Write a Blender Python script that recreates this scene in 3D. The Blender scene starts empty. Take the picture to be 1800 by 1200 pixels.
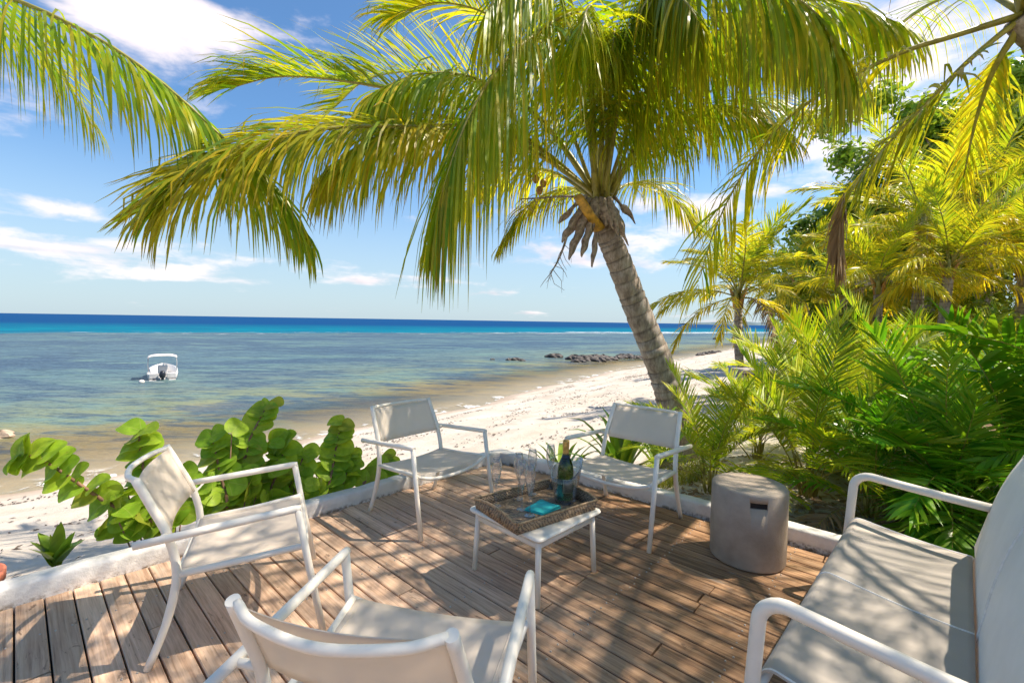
import bpy, math, random
from mathutils import Vector, Matrix
R = math.radians
S = bpy.context.scene
COL = S.collection
random.seed(7)

# ------------------------------------------------------------------ camera
H = 1.25                     # lens height above the deck
F = 800.0                    # focal length in photo pixels (1800 wide) = 16 mm
ROLL = math.atan(.0155)
PITCH = math.atan((600 - (549.8 + .0155 * 900)) * math.cos(ROLL) / F)
_f = Vector((0, math.cos(PITCH), -math.sin(PITCH)))
_r0 = Vector((1, 0, 0)); _u0 = _r0.cross(_f)
_r = _r0 * math.cos(ROLL) + _u0 * math.sin(ROLL)
_u = -_r0 * math.sin(ROLL) + _u0 * math.cos(ROLL)
CAMP = Vector((0, 0, H))
cam = bpy.data.cameras.new('camera'); camo = bpy.data.objects.new('camera', cam); COL.objects.link(camo)
mw = Matrix.Identity(4)
for i in range(3):
    mw[i][0] = _r[i]; mw[i][1] = _u[i]; mw[i][2] = -_f[i]; mw[i][3] = CAMP[i]
camo.matrix_world = mw
cam.sensor_width = 36; cam.lens = 36 * F / 1800; cam.clip_start = .05; cam.clip_end = 30000
S.camera = camo
def ray(x, y): return _f + _r * ((x - 900) / F) - _u * ((y - 600) / F)
def onz(x, y, z=0.0):        # point where a pixel's ray meets a level
    d = ray(x, y); return CAMP + d * ((z - H) / d.z)
def at(x, y, Y):             # point on a pixel's ray at a distance
    d = ray(x, y); return CAMP + d * (Y / d.y)

# ------------------------------------------------------------------ sky, sun, exposure
SUN_AZ, SUN_EL = 80.6, 56.0  # from the shadow of the right-hand chair's leg and arm
W = bpy.data.worlds.new('World'); S.world = W; W.use_nodes = True
SKY_STRENGTH = .10; CLO, CHI = .545, .77
sun = bpy.data.lights.new('sun', 'SUN'); sun.energy = 2.3; sun.angle = R(.53); sun.color = (1, .89, .74)
suno = bpy.data.objects.new('sun', sun); COL.objects.link(suno)
sd = Vector((math.sin(R(SUN_AZ)) * math.cos(R(SUN_EL)), math.cos(R(SUN_AZ)) * math.cos(R(SUN_EL)), math.sin(R(SUN_EL))))
suno.rotation_euler = sd.to_track_quat('Z', 'Y').to_euler()
S.view_settings.view_transform = 'Standard'; S.view_settings.look = 'None'
S.view_settings.exposure = 1.82; S.view_settings.gamma = 1
S.cycles.use_denoising = True; S.cycles.use_adaptive_sampling = True; S.cycles.adaptive_threshold = .025
S.cycles.max_bounces = 8; S.cycles.transparent_max_bounces = 20; S.cycles.diffuse_bounces = 4
S.cycles.transmission_bounces = 8; S.cycles.caustics_reflective = False; S.cycles.caustics_refractive = False
S.cycles.sample_clamp_indirect = 6

# ------------------------------------------------------------------ node helpers
def nd(nt, t, props=None, **inp):
    n = nt.nodes.new(t)
    for k, v in (props or {}).items(): setattr(n, k, v)
    for k, v in inp.items():
        key = k.replace('_', ' ')
        s = n.inputs[int(k[1:])] if k[0] == 'i' and k[1:].isdigit() else n.inputs[key]
        put(nt, s, v)
    return n
def put(nt, s, v):
    if isinstance(v, bpy.types.NodeSocket): nt.links.new(v, s)
    elif hasattr(v, 'outputs'): nt.links.new(v.outputs[0], s)
    else:
        if isinstance(v, (tuple, list)) and s.type == 'RGBA' and len(v) == 3: v = (*v, 1)
        s.default_value = v
def mth(nt, op, a, b=0.0, clamp=False):
    n = nt.nodes.new('ShaderNodeMath'); n.operation = op; n.use_clamp = clamp
    put(nt, n.inputs[0], a); put(nt, n.inputs[1], b); return n.outputs[0]
def mix(nt, fac, a, b, blend='MIX'):
    n = nt.nodes.new('ShaderNodeMix'); n.data_type = 'RGBA'; n.blend_type = blend
    put(nt, n.inputs[0], fac); put(nt, n.inputs[6], a); put(nt, n.inputs[7], b); return n.outputs[2]
def ramp(nt, fac, stops, interp='LINEAR'):
    n = nt.nodes.new('ShaderNodeValToRGB'); n.color_ramp.interpolation = interp
    e = n.color_ramp.elements
    while len(e) < len(stops): e.new(.5)
    for el, (p, c) in zip(e, stops):
        el.position = p
        el.color = (c, c, c, 1) if isinstance(c, (int, float)) else (*c, 1)
    put(nt, n.inputs[0], fac); return n.outputs[0]
def rng(nt, v, a, b, c=0.0, d=1.0, smooth=True):
    n = nt.nodes.new('ShaderNodeMapRange'); n.clamp = True
    if smooth: n.interpolation_type = 'SMOOTHSTEP'
    put(nt, n.inputs[0], v)
    for i, q in enumerate((a, b, c, d)): n.inputs[i + 1].default_value = q
    return n.outputs[0]
def noise(nt, vec, scale, detail=4, rough=.55, dist=0.0):
    n = nd(nt, 'ShaderNodeTexNoise', Scale=scale, Detail=detail, Roughness=rough, Distortion=dist)
    if vec is not None: put(nt, n.inputs['Vector'], vec)
    return n.outputs[0]
def mapping(nt, vec, loc=(0, 0, 0), rot=(0, 0, 0), scale=(1, 1, 1)):
    n = nt.nodes.new('ShaderNodeMapping'); put(nt, n.inputs[0], vec)
    n.inputs[1].default_value = loc; n.inputs[2].default_value = rot; n.inputs[3].default_value = scale
    return n.outputs[0]
def newmat(name):
    m = bpy.data.materials.new(name); m.use_nodes = True; nt = m.node_tree
    return m, nt, nt.nodes['Principled BSDF'], nt.nodes['Material Output']
def bump(nt, b, h, strength=.3, dist=.01):
    n = nd(nt, 'ShaderNodeBump', Strength=strength, Distance=dist, Height=h)
    nt.links.new(n.outputs[0], b.inputs['Normal']); return n

# world: blue daylight sky with a broken layer of fair-weather cloud
nt = W.node_tree; bg = nt.nodes['Background']
sky = nd(nt, 'ShaderNodeTexSky', {'sky_type': 'NISHITA', 'sun_disc': False, 'sun_elevation': R(SUN_EL), 'sun_rotation': R(SUN_AZ),
                                  'air_density': 1.0, 'dust_density': .6, 'ozone_density': 2.2})
tc = nt.nodes.new('ShaderNodeTexCoord')
sep = nt.nodes.new('ShaderNodeSeparateXYZ'); nt.links.new(tc.outputs['Generated'], sep.inputs[0])
zz = mth(nt, 'MAXIMUM', sep.outputs[2], 0.0)
den = mth(nt, 'ADD', zz, .10)
cx = mth(nt, 'DIVIDE', sep.outputs[0], den); cy = mth(nt, 'DIVIDE', sep.outputs[1], den)
cv = nd(nt, 'ShaderNodeCombineXYZ', X=cx, Y=cy, Z=0.0).outputs[0]
OFF = (33.3, 11.7); OFF2 = (5.1, 34.2)
n1 = noise(nt, mapping(nt, cv, loc=(*OFF, 0)), .62, 6, .56, .25)
n2 = noise(nt, mapping(nt, cv, loc=(*OFF2, 0)), .20, 3, .5)
cov = mth(nt, 'ADD', n1, mth(nt, 'MULTIPLY', mth(nt, 'SUBTRACT', n2, .5), .55))
# the clouds seen in the photograph: direction, half-width, half-height, weight
BL = [((285, 20), .13, .06, .34), ((180, 5), .10, .04, .12), ((95, 366), .10, .020, .18), ((50, 432), .07, .014, .16), ((215, 425), .05, .018, .20), ((160, 475), .30, .014, .10), ((520, 475), .30, .022, .17),
      ((1140, 425), .16, .035, .24), ((1010, 470), .22, .018, .16), ((1680, 60), .30, .16, .14), ((1330, 350), .16, .035, .22), ((1500, 230), .2, .07, .12), ((800, 455), .2, .018, .12)]
bsum = None
for (bx0, by0), hw, hh, wt in BL:
    dv = ray(bx0, by0).normalized(); rt = Vector((dv.y, -dv.x, 0)).normalized(); up_ = rt.cross(dv)
    a_ = nd(nt, 'ShaderNodeVectorMath', {'operation': 'DOT_PRODUCT'}, i0=tc.outputs['Generated'], i1=tuple(rt / hw)).outputs['Value']
    b_ = mth(nt, 'SUBTRACT', nd(nt, 'ShaderNodeVectorMath', {'operation': 'DOT_PRODUCT'}, i0=tc.outputs['Generated'], i1=tuple(up_ / hh)).outputs['Value'], dv.dot(up_) / hh)
    fr_ = rng(nt, nd(nt, 'ShaderNodeVectorMath', {'operation': 'DOT_PRODUCT'}, i0=tc.outputs['Generated'], i1=tuple(dv)).outputs['Value'], .2, .5)
    e_ = mth(nt, 'MULTIPLY', mth(nt, 'MULTIPLY', mth(nt, 'POWER', 2.718, mth(nt, 'MULTIPLY', mth(nt, 'ADD', mth(nt, 'MULTIPLY', a_, a_), mth(nt, 'MULTIPLY', b_, b_)), -1.0)), wt), fr_)
    bsum = e_ if bsum is None else mth(nt, 'ADD', bsum, e_)
nfine = noise(nt, mapping(nt, tc.outputs['Generated'], scale=(1, 1, 2.2)), 8.5, 6, .58, .3)
lowz = rng(nt, sep.outputs[2], .02, .30, .085, 0)
cov = mth(nt, 'ADD', mth(nt, 'SUBTRACT', mth(nt, 'ADD', cov, bsum), lowz), mth(nt, 'MULTIPLY', mth(nt, 'SUBTRACT', nfine, .5), .62))
cloud = rng(nt, cov, CLO, CHI)
body = noise(nt, mapping(nt, cv, loc=(33.5, 11.62, 0)), .62, 4, .56, .25)
ccol = ramp(nt, body, [(.40, (3.4, 3.05, 3.05)), (.52, (4.0, 3.5, 3.4)), (.64, (2.9, 2.6, 2.7)), (.78, (2.2, 2.05, 2.2))])
low = rng(nt, sep.outputs[2], 0.0, .34, 1, 0)
skyc = mix(nt, 1.0, sky.outputs[0], (.345, .475, .555), 'MULTIPLY')
skyc = mix(nt, mth(nt, 'MULTIPLY', low, .8), skyc, (1.75, 2.1, 2.35))
fin = mix(nt, mth(nt, 'MULTIPLY', cloud, .88), skyc, ccol)
nt.links.new(fin, bg.inputs[0]); bg.inputs[1].default_value = SKY_STRENGTH

# ------------------------------------------------------------------ mesh helpers
def crom(P, m):
    """Catmull-Rom through the points, m samples"""
    P = [Vector(p) for p in P]; Q = [P[0] * 2 - P[1]] + P + [P[-1] * 2 - P[-2]]
    out = []; n = len(P) - 1
    for k in range(m):
        t = k / (m - 1) * n; i = min(int(t), n - 1); t -= i
        a, b, c, d = Q[i:i + 4]
        out.append(.5 * ((2 * b) + (c - a) * t + (2 * a - 5 * b + 4 * c - d) * t * t + (3 * b - a - 3 * c + d) * t ** 3))
    return out
class MB:
    def __init__(s): s.v = []; s.f = []; s.c = []; s.mi = []; s.sm = []
    def vert(s, p, c=(0, 0, 0)): s.v.append(tuple(p)); s.c.append(c); return len(s.v) - 1
    def face(s, ids, mi=0, smooth=True): s.f.append(tuple(ids)); s.mi.append(mi); s.sm.append(smooth)
    def tube(s, P, r, seg=10, cap=True, c=(0, 0, 0), mi=0, flat=None):
        P = [Vector(p) for p in P]; n = len(P)
        rr = r if isinstance(r, (list, tuple)) else [r] * n
        rings = []; N = None
        for i in range(n):
            T = (P[min(i + 1, n - 1)] - P[max(i - 1, 0)]).normalized()
            if N is None:
                N = Vector((0, 0, 1)) if abs(T.z) < .9 else Vector((1, 0, 0))
            N = (N - T * N.dot(T)).normalized(); B = T.cross(N)
            fl = flat or 1
            rings.append([s.vert(P[i] + (N * math.cos(a) * fl + B * math.sin(a)) * rr[i], c(i / (n - 1), k / seg) if callable(c) else c)
                          for k in range(seg) for a in (2 * math.pi * k / seg,)])
        for i in range(n - 1):
            for k in range(seg):
                s.face((rings[i][k], rings[i][(k + 1) % seg], rings[i + 1][(k + 1) % seg], rings[i + 1][k]), mi)
        if cap:
            s.face(rings[0][::-1], mi, False); s.face(rings[-1], mi, False)
    def box(s, lo, hi, mi=0, c=(0, 0, 0)):
        x0, y0, z0 = lo; x1, y1, z1 = hi
        i = [s.vert(p, c) for p in ((x0, y0, z0), (x1, y0, z0), (x1, y1, z0), (x0, y1, z0), (x0, y0, z1), (x1, y0, z1), (x1, y1, z1), (x0, y1, z1))]
        for q in ((0, 3, 2, 1), (4, 5, 6, 7), (0, 1, 5, 4), (1, 2, 6, 5), (2, 3, 7, 6), (3, 0, 4, 7)):
            s.face([i[k] for k in q], mi, False)
    def lathe(s, prof, seg=28, org=(0, 0, 0), mi=0, c=(0, 0, 0)):
        ox, oy, oz = org; rings = []
        for r, z in prof:
            if r < 1e-5: rings.append([s.vert((ox, oy, oz + z), c)])
            else: rings.append([s.vert((ox + r * math.cos(2 * math.pi * k / seg), oy + r * math.sin(2 * math.pi * k / seg), oz + z), c) for k in range(seg)])
        for a, b in zip(rings, rings[1:]):
            for k in range(seg):
                k2 = (k + 1) % seg
                if len(a) == 1 and len(b) == 1: continue
                if len(a) == 1: s.face((a[0], b[k2], b[k]), mi)
                elif len(b) == 1: s.face((a[k], a[k2], b[0]), mi)
                else: s.face((a[k], a[k2], b[k2], b[k]), mi)
    def grid(s, fn, nu, nv, th=0.0, mi=0, c=None):
        """sheet from fn(u,v); th>0 gives it two sides and edges"""
        P = [[Vector(fn(i / nu, j / nv)) for j in range(nv + 1)] for i in range(nu + 1)]
        def nrm(i, j):
            a = P[min(i + 1, nu)][j] - P[max(i - 1, 0)][j]; b = P[i][min(j + 1, nv)] - P[i][max(j - 1, 0)]
            n = a.cross(b); return n.normalized() if n.length else Vector((0, 0, 1))
        cc = lambda i, j: c(i / nu, j / nv) if c else (0, 0, 0)
        A = [[s.vert(P[i][j] + nrm(i, j) * th / 2, cc(i, j)) for j in range(nv + 1)] for i in range(nu + 1)]
        for i in range(nu):
            for j in range(nv): s.face((A[i][j], A[i + 1][j], A[i + 1][j + 1], A[i][j + 1]), mi)
        if th > 0:
            B = [[s.vert(P[i][j] - nrm(i, j) * th / 2, cc(i, j)) for j in range(nv + 1)] for i in range(nu + 1)]
            for i in range(nu):
                for j in range(nv): s.face((B[i][j], B[i][j + 1], B[i + 1][j + 1], B[i + 1][j]), mi)
            for i in range(nu):
                s.face((A[i][0], B[i][0], B[i + 1][0], A[i + 1][0]), mi, False); s.face((A[i][nv], A[i + 1][nv], B[i + 1][nv], B[i][nv]), mi, False)
            for j in range(nv):
                s.face((A[0][j], A[0][j + 1], B[0][j + 1], B[0][j]), mi, False); s.face((A[nu][j], B[nu][j], B[nu][j + 1], A[nu][j + 1]), mi, False)
    def mesh(s, name, mats):
        me = bpy.data.meshes.new(name); me.from_pydata(s.v, [], s.f)
        at_ = me.attributes.new('Col', 'FLOAT_COLOR', 'POINT')
        buf = []
        for c in s.c: buf += [c[0], c[1], c[2], 1.0]
        at_.data.foreach_set('color', buf)
        me.polygons.foreach_set('use_smooth', s.sm); me.polygons.foreach_set('material_index', s.mi)
        for m in (mats if isinstance(mats, (list, tuple)) else [mats]): me.materials.append(m)
        me.update(); return me
    def build(s, name, mats, parent=None):
        return link(name, s.mesh(name, mats), parent)
def link(name, me, parent=None):
    o = bpy.data.objects.new(name, me); COL.objects.link(o)
    if parent is not None: o.parent = parent
    return o
def tag(o, label=None, cat=None, group=None, kind=None):
    if label: o['label'] = label
    if cat: o['category'] = cat
    if group: o['group'] = group
    if kind: o['kind'] = kind
    return o
def thing(name, label, cat, loc=(0, 0, 0), rz=0, group=None):
    o = bpy.data.objects.new(name, None); COL.objects.link(o); o.empty_display_size = .1
    o.location = loc; o.rotation_euler = (0, 0, rz); return tag(o, label, cat, group)
def dup(root, loc, rz, label):
    r = root.copy(); COL.objects.link(r); r.location = loc; r.rotation_euler = (0, 0, rz); r['label'] = label
    for ch in root.children:
        c = ch.copy(); COL.objects.link(c); c.parent = r
        for g in ch.children:
            d = g.copy(); COL.objects.link(d); d.parent = c
    return r
def rnd(a, b): return random.uniform(a, b)
def bevelled(o, w=.004, seg=2):
    m = o.modifiers.new('bevel', 'BEVEL'); m.width = w; m.segments = seg; m.limit_method = 'ANGLE'; return o

# ------------------------------------------------------------------ materials
def simple(name, col, rough=.5, var=.06, scale=20, metallic=0.0, spec=.5, bmp=0.0):
    m, nt, b, o = newmat(name)
    g = nt.nodes.new('ShaderNodeNewGeometry')
    n = noise(nt, g.outputs['Position'], scale, 4, .6)
    lo = tuple(max(c * (1 - var * 2.5), 0) for c in col); hi = tuple(min(c * (1 + var), 1) for c in col)
    put(nt, b.inputs['Base Color'], ramp(nt, n, [(.3, lo), (.6, hi)]))
    b.inputs['Roughness'].default_value = rough; b.inputs['Metallic'].default_value = metallic
    b.inputs['Specular IOR Level'].default_value = spec
    if bmp: bump(nt, b, noise(nt, g.outputs['Position'], scale * 5, 4, .6), bmp, .004)
    return m
def leafmat(name, green, green2, yellow, brown=(.22, .12, .035), trans=.42, gloss=.35, rand=.25, tint=(1.35, 1.25, .6)):
    m, nt, b, o = newmat(name)
    a = nd(nt, 'ShaderNodeAttribute', {'attribute_name': 'Col'}); sp = nt.nodes.new('ShaderNodeSeparateColor'); nt.links.new(a.outputs['Color'], sp.inputs[0])
    oi = nt.nodes.new('ShaderNodeObjectInfo')
    g = nt.nodes.new('ShaderNodeNewGeometry')
    c = mix(nt, sp.outputs[2], green, green2)
    c = mix(nt, sp.outputs[0], c, yellow)
    c = mix(nt, rng(nt, noise(nt, g.outputs['Position'], 5, 3), .45, .75, 0, .35), c, yellow)
    c = mix(nt, sp.outputs[1], c, brown)
    v = mth(nt, 'ADD', mth(nt, 'MULTIPLY', oi.outputs['Random'], rand * 2), 1 - rand)
    vv = nd(nt, 'ShaderNodeCombineColor', Red=v, Green=v, Blue=v).outputs[0]
    c = mix(nt, 1.0, c, vv, 'MULTIPLY')
    put(nt, b.inputs['Base Color'], c); b.inputs['Roughness'].default_value = gloss; b.inputs['Specular IOR Level'].default_value = .4
    t = nd(nt, 'ShaderNodeBsdfTranslucent'); put(nt, t.inputs[0], mix(nt, 1.0, c, tint, 'MULTIPLY'))
    ms = nd(nt, 'ShaderNodeMixShader', i0=trans, i1=b.outputs[0], i2=t.outputs[0])
    nt.links.new(ms.outputs[0], o.inputs[0]); return m

M_palm = leafmat('palm_leaf', (.13, .27, .016), (.32, .46, .024), (.86, .58, .03), trans=.55, tint=(1.22, 1.3, .45))
M_palm_y = leafmat('palm_leaf_yellowing', (.26, .30, .02), (.40, .40, .025), (.78, .54, .03), trans=.5)
M_palm_far = leafmat('palm_leaf_garden', (.16, .31, .02), (.36, .46, .03), (.84, .62, .04), trans=.55, rand=.32, tint=(1.3, 1.25, .5))
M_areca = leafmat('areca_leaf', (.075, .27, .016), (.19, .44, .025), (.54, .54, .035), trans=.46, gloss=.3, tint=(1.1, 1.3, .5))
M_areca2 = leafmat('areca_leaf_sunlit', (.105, .29, .014), (.26, .45, .024), (.70, .58, .035), trans=.5, gloss=.45, rand=.35, tint=(1.25, 1.25, .5))  # areca green made lighter and yellower, sunlight painted into the leaf colour
M_dead = leafmat('dead_leaf', (.20, .12, .065), (.30, .19, .11), (.36, .24, .13), trans=.2, gloss=.7)
M_stalk = simple('palm_stalk', (.30, .27, .05), .45, .15, 12)
M_stalk_areca = simple('areca_stalk', (.34, .27, .05), .45, .15, 12)
M_tree = leafmat('broad_leaf', (.12, .27, .03), (.26, .42, .05), (.45, .48, .06), trans=.45)
M_shrub = leafmat('shrub_leaf', (.12, .25, .02), (.26, .38, .03), (.55, .52, .05), trans=.4)
M_agave = leafmat('lily_leaf', (.10, .23, .02), (.20, .34, .03), (.36, .40, .05), trans=.35, gloss=.3)
M_grass = leafmat('grass_blade', (.14, .22, .03), (.30, .33, .05), (.5, .43, .10), trans=.35)

def bark():
    m, nt, b, o = newmat('palm_trunk_bark')
    a = nd(nt, 'ShaderNodeAttribute', {'attribute_name': 'Col'}); sp = nt.nodes.new('ShaderNodeSeparateColor'); nt.links.new(a.outputs['Color'], sp.inputs[0])
    g = nt.nodes.new('ShaderNodeNewGeometry')
    n = noise(nt, mapping(nt, g.outputs['Position'], scale=(14, 14, 5)), 1, 6, .65)
    fib = noise(nt, mapping(nt, g.outputs['Position'], scale=(60, 60, 7)), 1, 4, .7)
    c = ramp(nt, n, [(.28, (.14, .105, .08)), (.48, (.36, .29, .235)), (.66, (.52, .45, .38)), (.85, (.60, .54, .47))])
    c = mix(nt, rng(nt, fib, .45, .7, 0, .7), c, (.20, .155, .12))
    c = mix(nt, mth(nt, 'MULTIPLY', sp.outputs[0], .85), c, (.075, .055, .042))
    put(nt, b.inputs['Base Color'], c); b.inputs['Roughness'].default_value = .9; b.inputs['Specular IOR Level'].default_value = .15
    bump(nt, b, mth(nt, 'ADD', n, fib), .6, .012); return m
M_bark = bark()
M_fibre = simple('dry_sheath_fibre', (.33, .26, .20), .9, .25, 25, bmp=.5)
M_wood_far = simple('weathered_timber', (.30, .26, .22), .85, .2, 8)

def frame_paint(name='white_powder_coat', col=(.92, .84, .72)):
    m, nt, b, o = newmat(name)
    g = nt.nodes.new('ShaderNodeNewGeometry')
    n = noise(nt, g.outputs['Position'], 6, 5, .6); n2 = noise(nt, g.outputs['Position'], 90, 3, .7)
    c = ramp(nt, n, [(.3, tuple(x * .90 for x in col)), (.65, col)])
    c = mix(nt, rng(nt, n2, .62, .75, 0, .35), c, tuple(x * .72 for x in col))
    put(nt, b.inputs['Base Color'], c); put(nt, b.inputs['Roughness'], rng(nt, n, .3, .7, .38, .55))
    bump(nt, b, noise(nt, g.outputs['Position'], 700, 2), .12, .0006); return m
M_frame = frame_paint()
def fabric(name, col, trn=.12, see=.10):
    m, nt, b, o = newmat(name)
    g = nt.nodes.new('ShaderNodeNewGeometry')
    tcn = nt.nodes.new('ShaderNodeTexCoord')
    n = noise(nt, g.outputs['Position'], 5, 5, .6); n2 = noise(nt, g.outputs['Position'], 45, 5, .7)
    wv = nd(nt, 'ShaderNodeTexWave', {'wave_type': 'BANDS', 'bands_direction': 'X'}, Scale=160.0, Vector=tcn.outputs['Object']).outputs[1]
    wv2 = nd(nt, 'ShaderNodeTexWave', {'wave_type': 'BANDS', 'bands_direction': 'Y'}, Scale=160.0, Vector=tcn.outputs['Object']).outputs[1]
    w = mth(nt, 'MULTIPLY', wv, wv2)
    c = ramp(nt, n, [(.28, tuple(x * .90 for x in col)), (.62, col)])
    c = mix(nt, rng(nt, n2, .60, .8, 0, .20), c, tuple(x * .74 for x in col))
    c = mix(nt, mth(nt, 'MULTIPLY', w, .10), c, tuple(x * .7 for x in col))
    put(nt, b.inputs['Base Color'], c); b.inputs['Roughness'].default_value = .75; b.inputs['Specular IOR Level'].default_value = .25
    bump(nt, b, w, .25, .0008)
    t = nd(nt, 'ShaderNodeBsdfTranslucent', Color=(*col, 1)); tr = nd(nt, 'ShaderNodeBsdfTransparent')
    m1 = nd(nt, 'ShaderNodeMixShader', i0=trn, i1=b.outputs[0], i2=t.outputs[0])
    m2 = nd(nt, 'ShaderNodeMixShader', i0=see, i1=m1.outputs[0], i2=tr.outputs[0])
    nt.links.new(m2.outputs[0], o.inputs[0]); return m
M_fab = fabric('chair_mesh_textile', (.90, .79, .66), .25, .10)
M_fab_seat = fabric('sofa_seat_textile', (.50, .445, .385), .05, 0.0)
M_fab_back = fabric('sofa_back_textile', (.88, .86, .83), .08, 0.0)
M_piping = simple('white_piping', (.78, .76, .73), .6, .05, 60)

def glass(name, col=(1, 1, 1), ior=1.45, rough=0.0):
    m, nt, b, o = newmat(name)
    b.inputs['Base Color'].default_value = (*col, 1); b.inputs['Transmission Weight'].default_value = 1
    b.inputs['IOR'].default_value = ior; b.inputs['Roughness'].default_value = rough; return m
def thinglass(name, tint, edge, gl=1.0, rim_glint=.035):
    m, nt, b, o = newmat(name); nt.nodes.remove(b)
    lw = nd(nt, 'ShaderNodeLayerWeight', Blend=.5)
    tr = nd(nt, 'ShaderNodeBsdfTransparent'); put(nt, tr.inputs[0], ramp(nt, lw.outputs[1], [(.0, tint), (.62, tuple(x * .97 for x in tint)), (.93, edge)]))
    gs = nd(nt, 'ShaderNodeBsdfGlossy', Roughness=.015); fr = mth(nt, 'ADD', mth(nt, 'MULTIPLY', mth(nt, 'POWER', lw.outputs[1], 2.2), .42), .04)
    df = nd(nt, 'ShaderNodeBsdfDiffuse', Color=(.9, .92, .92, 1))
    tr = nd(nt, 'ShaderNodeMixShader', i0=mth(nt, 'ADD', mth(nt, 'MULTIPLY', mth(nt, 'POWER', lw.outputs[1], 4.0), rim_glint * 11), rim_glint), i1=tr.outputs[0], i2=df.outputs[0])  # white diffuse, strongest at the edges, paints bright highlights into the glass
    ms = nd(nt, 'ShaderNodeMixShader', i0=mth(nt, 'MULTIPLY', fr, gl, True), i1=tr.outputs[0], i2=gs.outputs[0])
    nt.links.new(ms.outputs[0], o.inputs[0]); return m
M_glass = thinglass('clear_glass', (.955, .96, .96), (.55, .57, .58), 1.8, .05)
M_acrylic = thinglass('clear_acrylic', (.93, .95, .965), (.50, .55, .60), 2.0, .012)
M_bottle = glass('green_bottle_glass', (.10, .22, .05), 1.5, .03)
M_wine = glass('wine', (.55, .58, .20), 1.33)
M_gold = simple('gold_foil', (.62, .36, .10), .38, .15, 60, .55, bmp=.5)
M_foil2 = simple('dark_foil', (.02, .03, .05), .35, .1, 60, .3)
M_label = simple('dark_label_paper', (.24, .22, .15), .6, .1, 60)
M_label2 = simple('cream_label_border', (.75, .66, .42), .6, .1, 60)
M_teal = simple('teal_paper_napkin', (.04, .56, .52), .75, .12, 30)
def concrete():
    m, nt, b, o = newmat('raw_concrete')
    g = nt.nodes.new('ShaderNodeNewGeometry')
    n = noise(nt, g.outputs['Position'], 4, 6, .6); n2 = noise(nt, mapping(nt, g.outputs['Position'], scale=(9, 9, 2.2)), 1, 5, .65)
    v = nd(nt, 'ShaderNodeTexVoronoi', Scale=120.0, Vector=g.outputs['Position']).outputs[0]
    c = ramp(nt, n, [(.3, (.27, .22, .17)), (.55, (.42, .345, .27)), (.75, (.50, .42, .335))])
    c = mix(nt, rng(nt, n2, .5, .75, 0, .4), c, (.22, .19, .165))
    c = mix(nt, rng(nt, v, .0, .09, .5, 0), c, (.15, .13, .11))
    put(nt, b.inputs['Base Color'], c); b.inputs['Roughness'].default_value = .8; b.inputs['Specular IOR Level'].default_value = .3
    bump(nt, b, mth(nt, 'ADD', noise(nt, g.outputs['Position'], 60, 5, .7), v), .18, .004); return m
M_conc = concrete()
def whitewash():
    m, nt, b, o = newmat('whitewashed_kerb')
    g = nt.nodes.new('ShaderNodeNewGeometry')
    n = noise(nt, g.outputs['Position'], 5, 6, .65); n2 = noise(nt, g.outputs['Position'], 26, 5, .7)
    sepz = nt.nodes.new('ShaderNodeSeparateXYZ'); nt.links.new(g.outputs['Position'], sepz.inputs[0])
    c = ramp(nt, n, [(.3, (.56, .53, .49)), (.6, (.74, .715, .68))])
    c = mix(nt, rng(nt, n2, .62, .76, 0, .3), c, (.46, .41, .35))
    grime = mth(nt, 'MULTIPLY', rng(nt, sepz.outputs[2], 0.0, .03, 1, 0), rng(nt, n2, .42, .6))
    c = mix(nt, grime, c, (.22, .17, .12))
    put(nt, b.inputs['Base Color'], c); b.inputs['Roughness'].default_value = .85; b.inputs['Specular IOR Level'].default_value = .2
    bump(nt, b, mth(nt, 'ADD', n, mth(nt, 'MULTIPLY', n2, .6)), .45, .02); return m
M_kerb = whitewash()
BA = -42.4                    # heading of the deck boards
EB = Vector((math.cos(R(BA)), math.sin(R(BA)), 0)); EK = Vector((-EB.y, EB.x, 0))
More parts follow.
